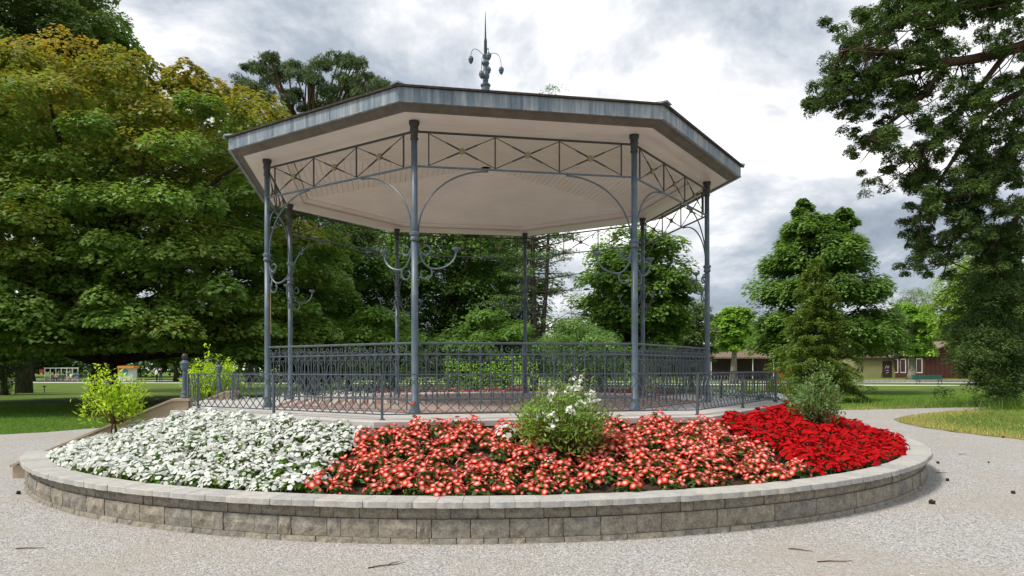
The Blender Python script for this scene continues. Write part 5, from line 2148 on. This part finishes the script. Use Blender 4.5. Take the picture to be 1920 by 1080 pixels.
for i, (px, py, ln, a_) in enumerate([(1500, 1035, .10, -.5), (1565, 1057, .15, .05), (55, 1028, .12, .1), (725, 1062, .16, .5), (1765, 890, .10, .1), (1805, 855, .10, .4)]):
    d = F * EYE / (py - 691.3)
    r_ = random.Random(40 + i)
    labs = ['short crooked reddish twig on the gravel', 'longest straight reddish twig on the gravel', 'dark twig on the left gravel patch', 'grey forked twig below the front wall', 'small twig between the pine cones', 'pale twig near the worn grass edge']
    tw = MB()
    tw.tube([(-ln, 0, .006), (-ln * .3, ln * .06, .009), (ln * .4, -ln * .05, .008), (ln, ln * .08, .006)], [.006, .005, .004, .002], 5)
    if i == 3:
        tw.tube([(0, 0, .008), (ln * .4, ln * .3, .007), (ln * .8, ln * .42, .006)], [.004, .003, .002], 5)
    o = tw.build('twig', 'twig', None, (gx(px, d), d, .006), a_)
    tag(o, labs[i], 'twig', 'twigs on the gravel')

# ------------------------------------------------------------------ loose pebbles and grass blades
rg_ = np.random.default_rng(200)
ico = np.array([(0, 0, 1), (.9, 0, .1), (.25, .85, 0), (-.75, .5, .1), (-.7, -.55, 0), (.3, -.9, .1)])
itri = np.array([(0, 1, 2), (0, 2, 3), (0, 3, 4), (0, 4, 5), (0, 5, 1)])


def pebbles(pts, size):
    n = len(pts)
    s_ = size * rg_.uniform(.5, 1.5, n)
    ang_ = rg_.uniform(0, 6.28, n)
    jit = ico[None] * rg_.uniform(.7, 1.3, (n, 6, 3))
    cs_, sn = np.cos(ang_)[:, None], np.sin(ang_)[:, None]
    x = jit[:, :, 0] * cs_ - jit[:, :, 1] * sn
    y = jit[:, :, 0] * sn + jit[:, :, 1] * cs_
    Vp = np.stack([x, y, jit[:, :, 2] * .75], 2) * s_[:, None, None] + pts[:, None, :]
    Fp = (itri[None] + 6 * np.arange(n)[:, None, None]).reshape(-1, 3)
    g_ = rg_.choice([.13, .24, .37, .49, .62], n, p=[.12, .2, .3, .25, .13])
    cc_ = np.stack([g_ * rg_.uniform(.98, 1.06, n), g_ * .965, g_ * rg_.uniform(.86, .98, n)], 1)
    return Vp.reshape(-1, 3), Fp, np.repeat(cc_, 6, 0)


n = 26000
rel = rg_.uniform(-36, 95, n)
rr = 7.52 + np.abs(rg_.normal(size=n)) * .34
a_ = TH + np.radians(rel)
P1 = np.stack([CX + rr * np.cos(a_), CY + rr * np.sin(a_), np.full(n, .004)], 1)
n = 62000
dep = 4.6 + 9 * rg_.random(n) ** 1.6
P2 = np.stack([(rg_.random(n) - .5) * 1.55 * dep, dep, np.full(n, .004)], 1)
keep = (np.hypot(P2[:, 0] - CX, P2[:, 1] - CY) > 7.55)
# gravel lies in drifts
dr_ = np.sin(P2[:, 0] * 1.7 + 1.3 * np.sin(P2[:, 1] * 1.1)) + np.sin(P2[:, 1] * 2.3 + P2[:, 0] * .8)
keep &= (dr_ + rg_.normal(size=n) * .7) > -.35
P2 = P2[keep]
V_, F_, c_ = pebbles(np.concatenate([P1, P2]), .0068)
o = link('loose_gravel', np_mesh('loose_gravel', V_, F_, 'pebble', c_))
tag(o, 'loose pale gravel stones strewn around the planter wall', 'gravel', kind='stuff')


def inside(poly, X, Y):
    res = np.zeros(len(X), bool)
    n_ = len(poly)
    j = n_ - 1
    for i in range(n_):
        xi, yi = poly[i]
        xj, yj = poly[j]
        cond = ((yi > Y) != (yj > Y)) & (X < (xj - xi) * (Y - yi) / (yj - yi + 1e-12) + xi)
        res ^= cond
        j = i
    return res


def blades(name, label, X, Y, h, lo, hi, dryf=None):
    n_ = len(X)
    hh_ = h * rg_.uniform(.5, 1.4, n_)
    an = rg_.uniform(0, 6.28, n_)
    w_ = .010
    bx_, by_ = np.cos(an) * w_, np.sin(an) * w_
    lx, ly = rg_.normal(size=n_) * h * .5, rg_.normal(size=n_) * h * .5
    z0 = np.full(n_, .002)
    Vg = np.stack([np.stack([X - bx_, Y - by_, z0], 1), np.stack([X + bx_, Y + by_, z0], 1), np.stack([X + lx, Y + ly, hh_], 1)], 1)
    t_ = rg_.random((n_, 1))
    cc_ = np.array(lo) * (1 - t_) + np.array(hi) * t_
    if dryf is not None:
        m_ = (rg_.random(n_) < dryf)[:, None]
        cc_ = np.where(m_, np.array([.36, .28, .12]) * rg_.uniform(.7, 1.2, (n_, 1)), cc_)
    o_ = link(name, np_mesh(name, Vg.reshape(-1, 3), np.arange(3 * n_).reshape(-1, 3), 'leaf', np.repeat(cc_, 3, 0)))
    tag(o_, label, 'grass', kind='stuff')


n = 190000
X = rg_.uniform(10.5, 24, n)
Y = rg_.uniform(9.5, 29.5, n)
ok = ~inside(GE, X, Y) & (X < .78 * Y)
X, Y = X[ok], Y[ok]
edge_d = np.min(np.stack([np.hypot(X - g_[0], Y - g_[1]) for g_ in GE]), 0)
dryf = np.clip(.8 - edge_d * .45, .16, .8)
blades('grass', 'tufted half dry grass between the gravel and the sequoia', X, Y, .075, (.07, .13, .018), (.17, .24, .045), dryf)
n = 120000
X = rg_.uniform(-24, -6, n)
Y = rg_.uniform(15, 34, n)
ok = ~inside(GE, X, Y) & (X > -.78 * Y)
blades('grass', 'short mown grass along the gravel on the left lawn', X[ok], Y[ok], .045, (.05, .11, .012), (.12, .21, .03))
n = 90000
X = rg_.uniform(8, 34, n)
Y = rg_.uniform(26.5, 44, n)
ok = ~inside(GE, X, Y) & (X < .78 * Y)
blades('grass', 'short mown grass along the path on the right lawn', X[ok], Y[ok], .045, (.06, .13, .012), (.15, .25, .035))
# taller weeds at the foot of the sequoia
n = 9000
X = 19.3 + rg_.normal(size=n) * 2.0
Y = 27.6 + rg_.normal(size=n) * .8
ok = ~inside(GE, X, Y)
blades('grass', 'tall weeds and grass at the foot of the sequoia boughs', X[ok], Y[ok], .42, (.05, .10, .016), (.15, .22, .04))
# daisies in the lawn are too small to count; fallen leaves likewise left out
print('objects', len(bpy.data.objects), 'tris', sum(len(m_.polygons) for m_ in bpy.data.meshes))
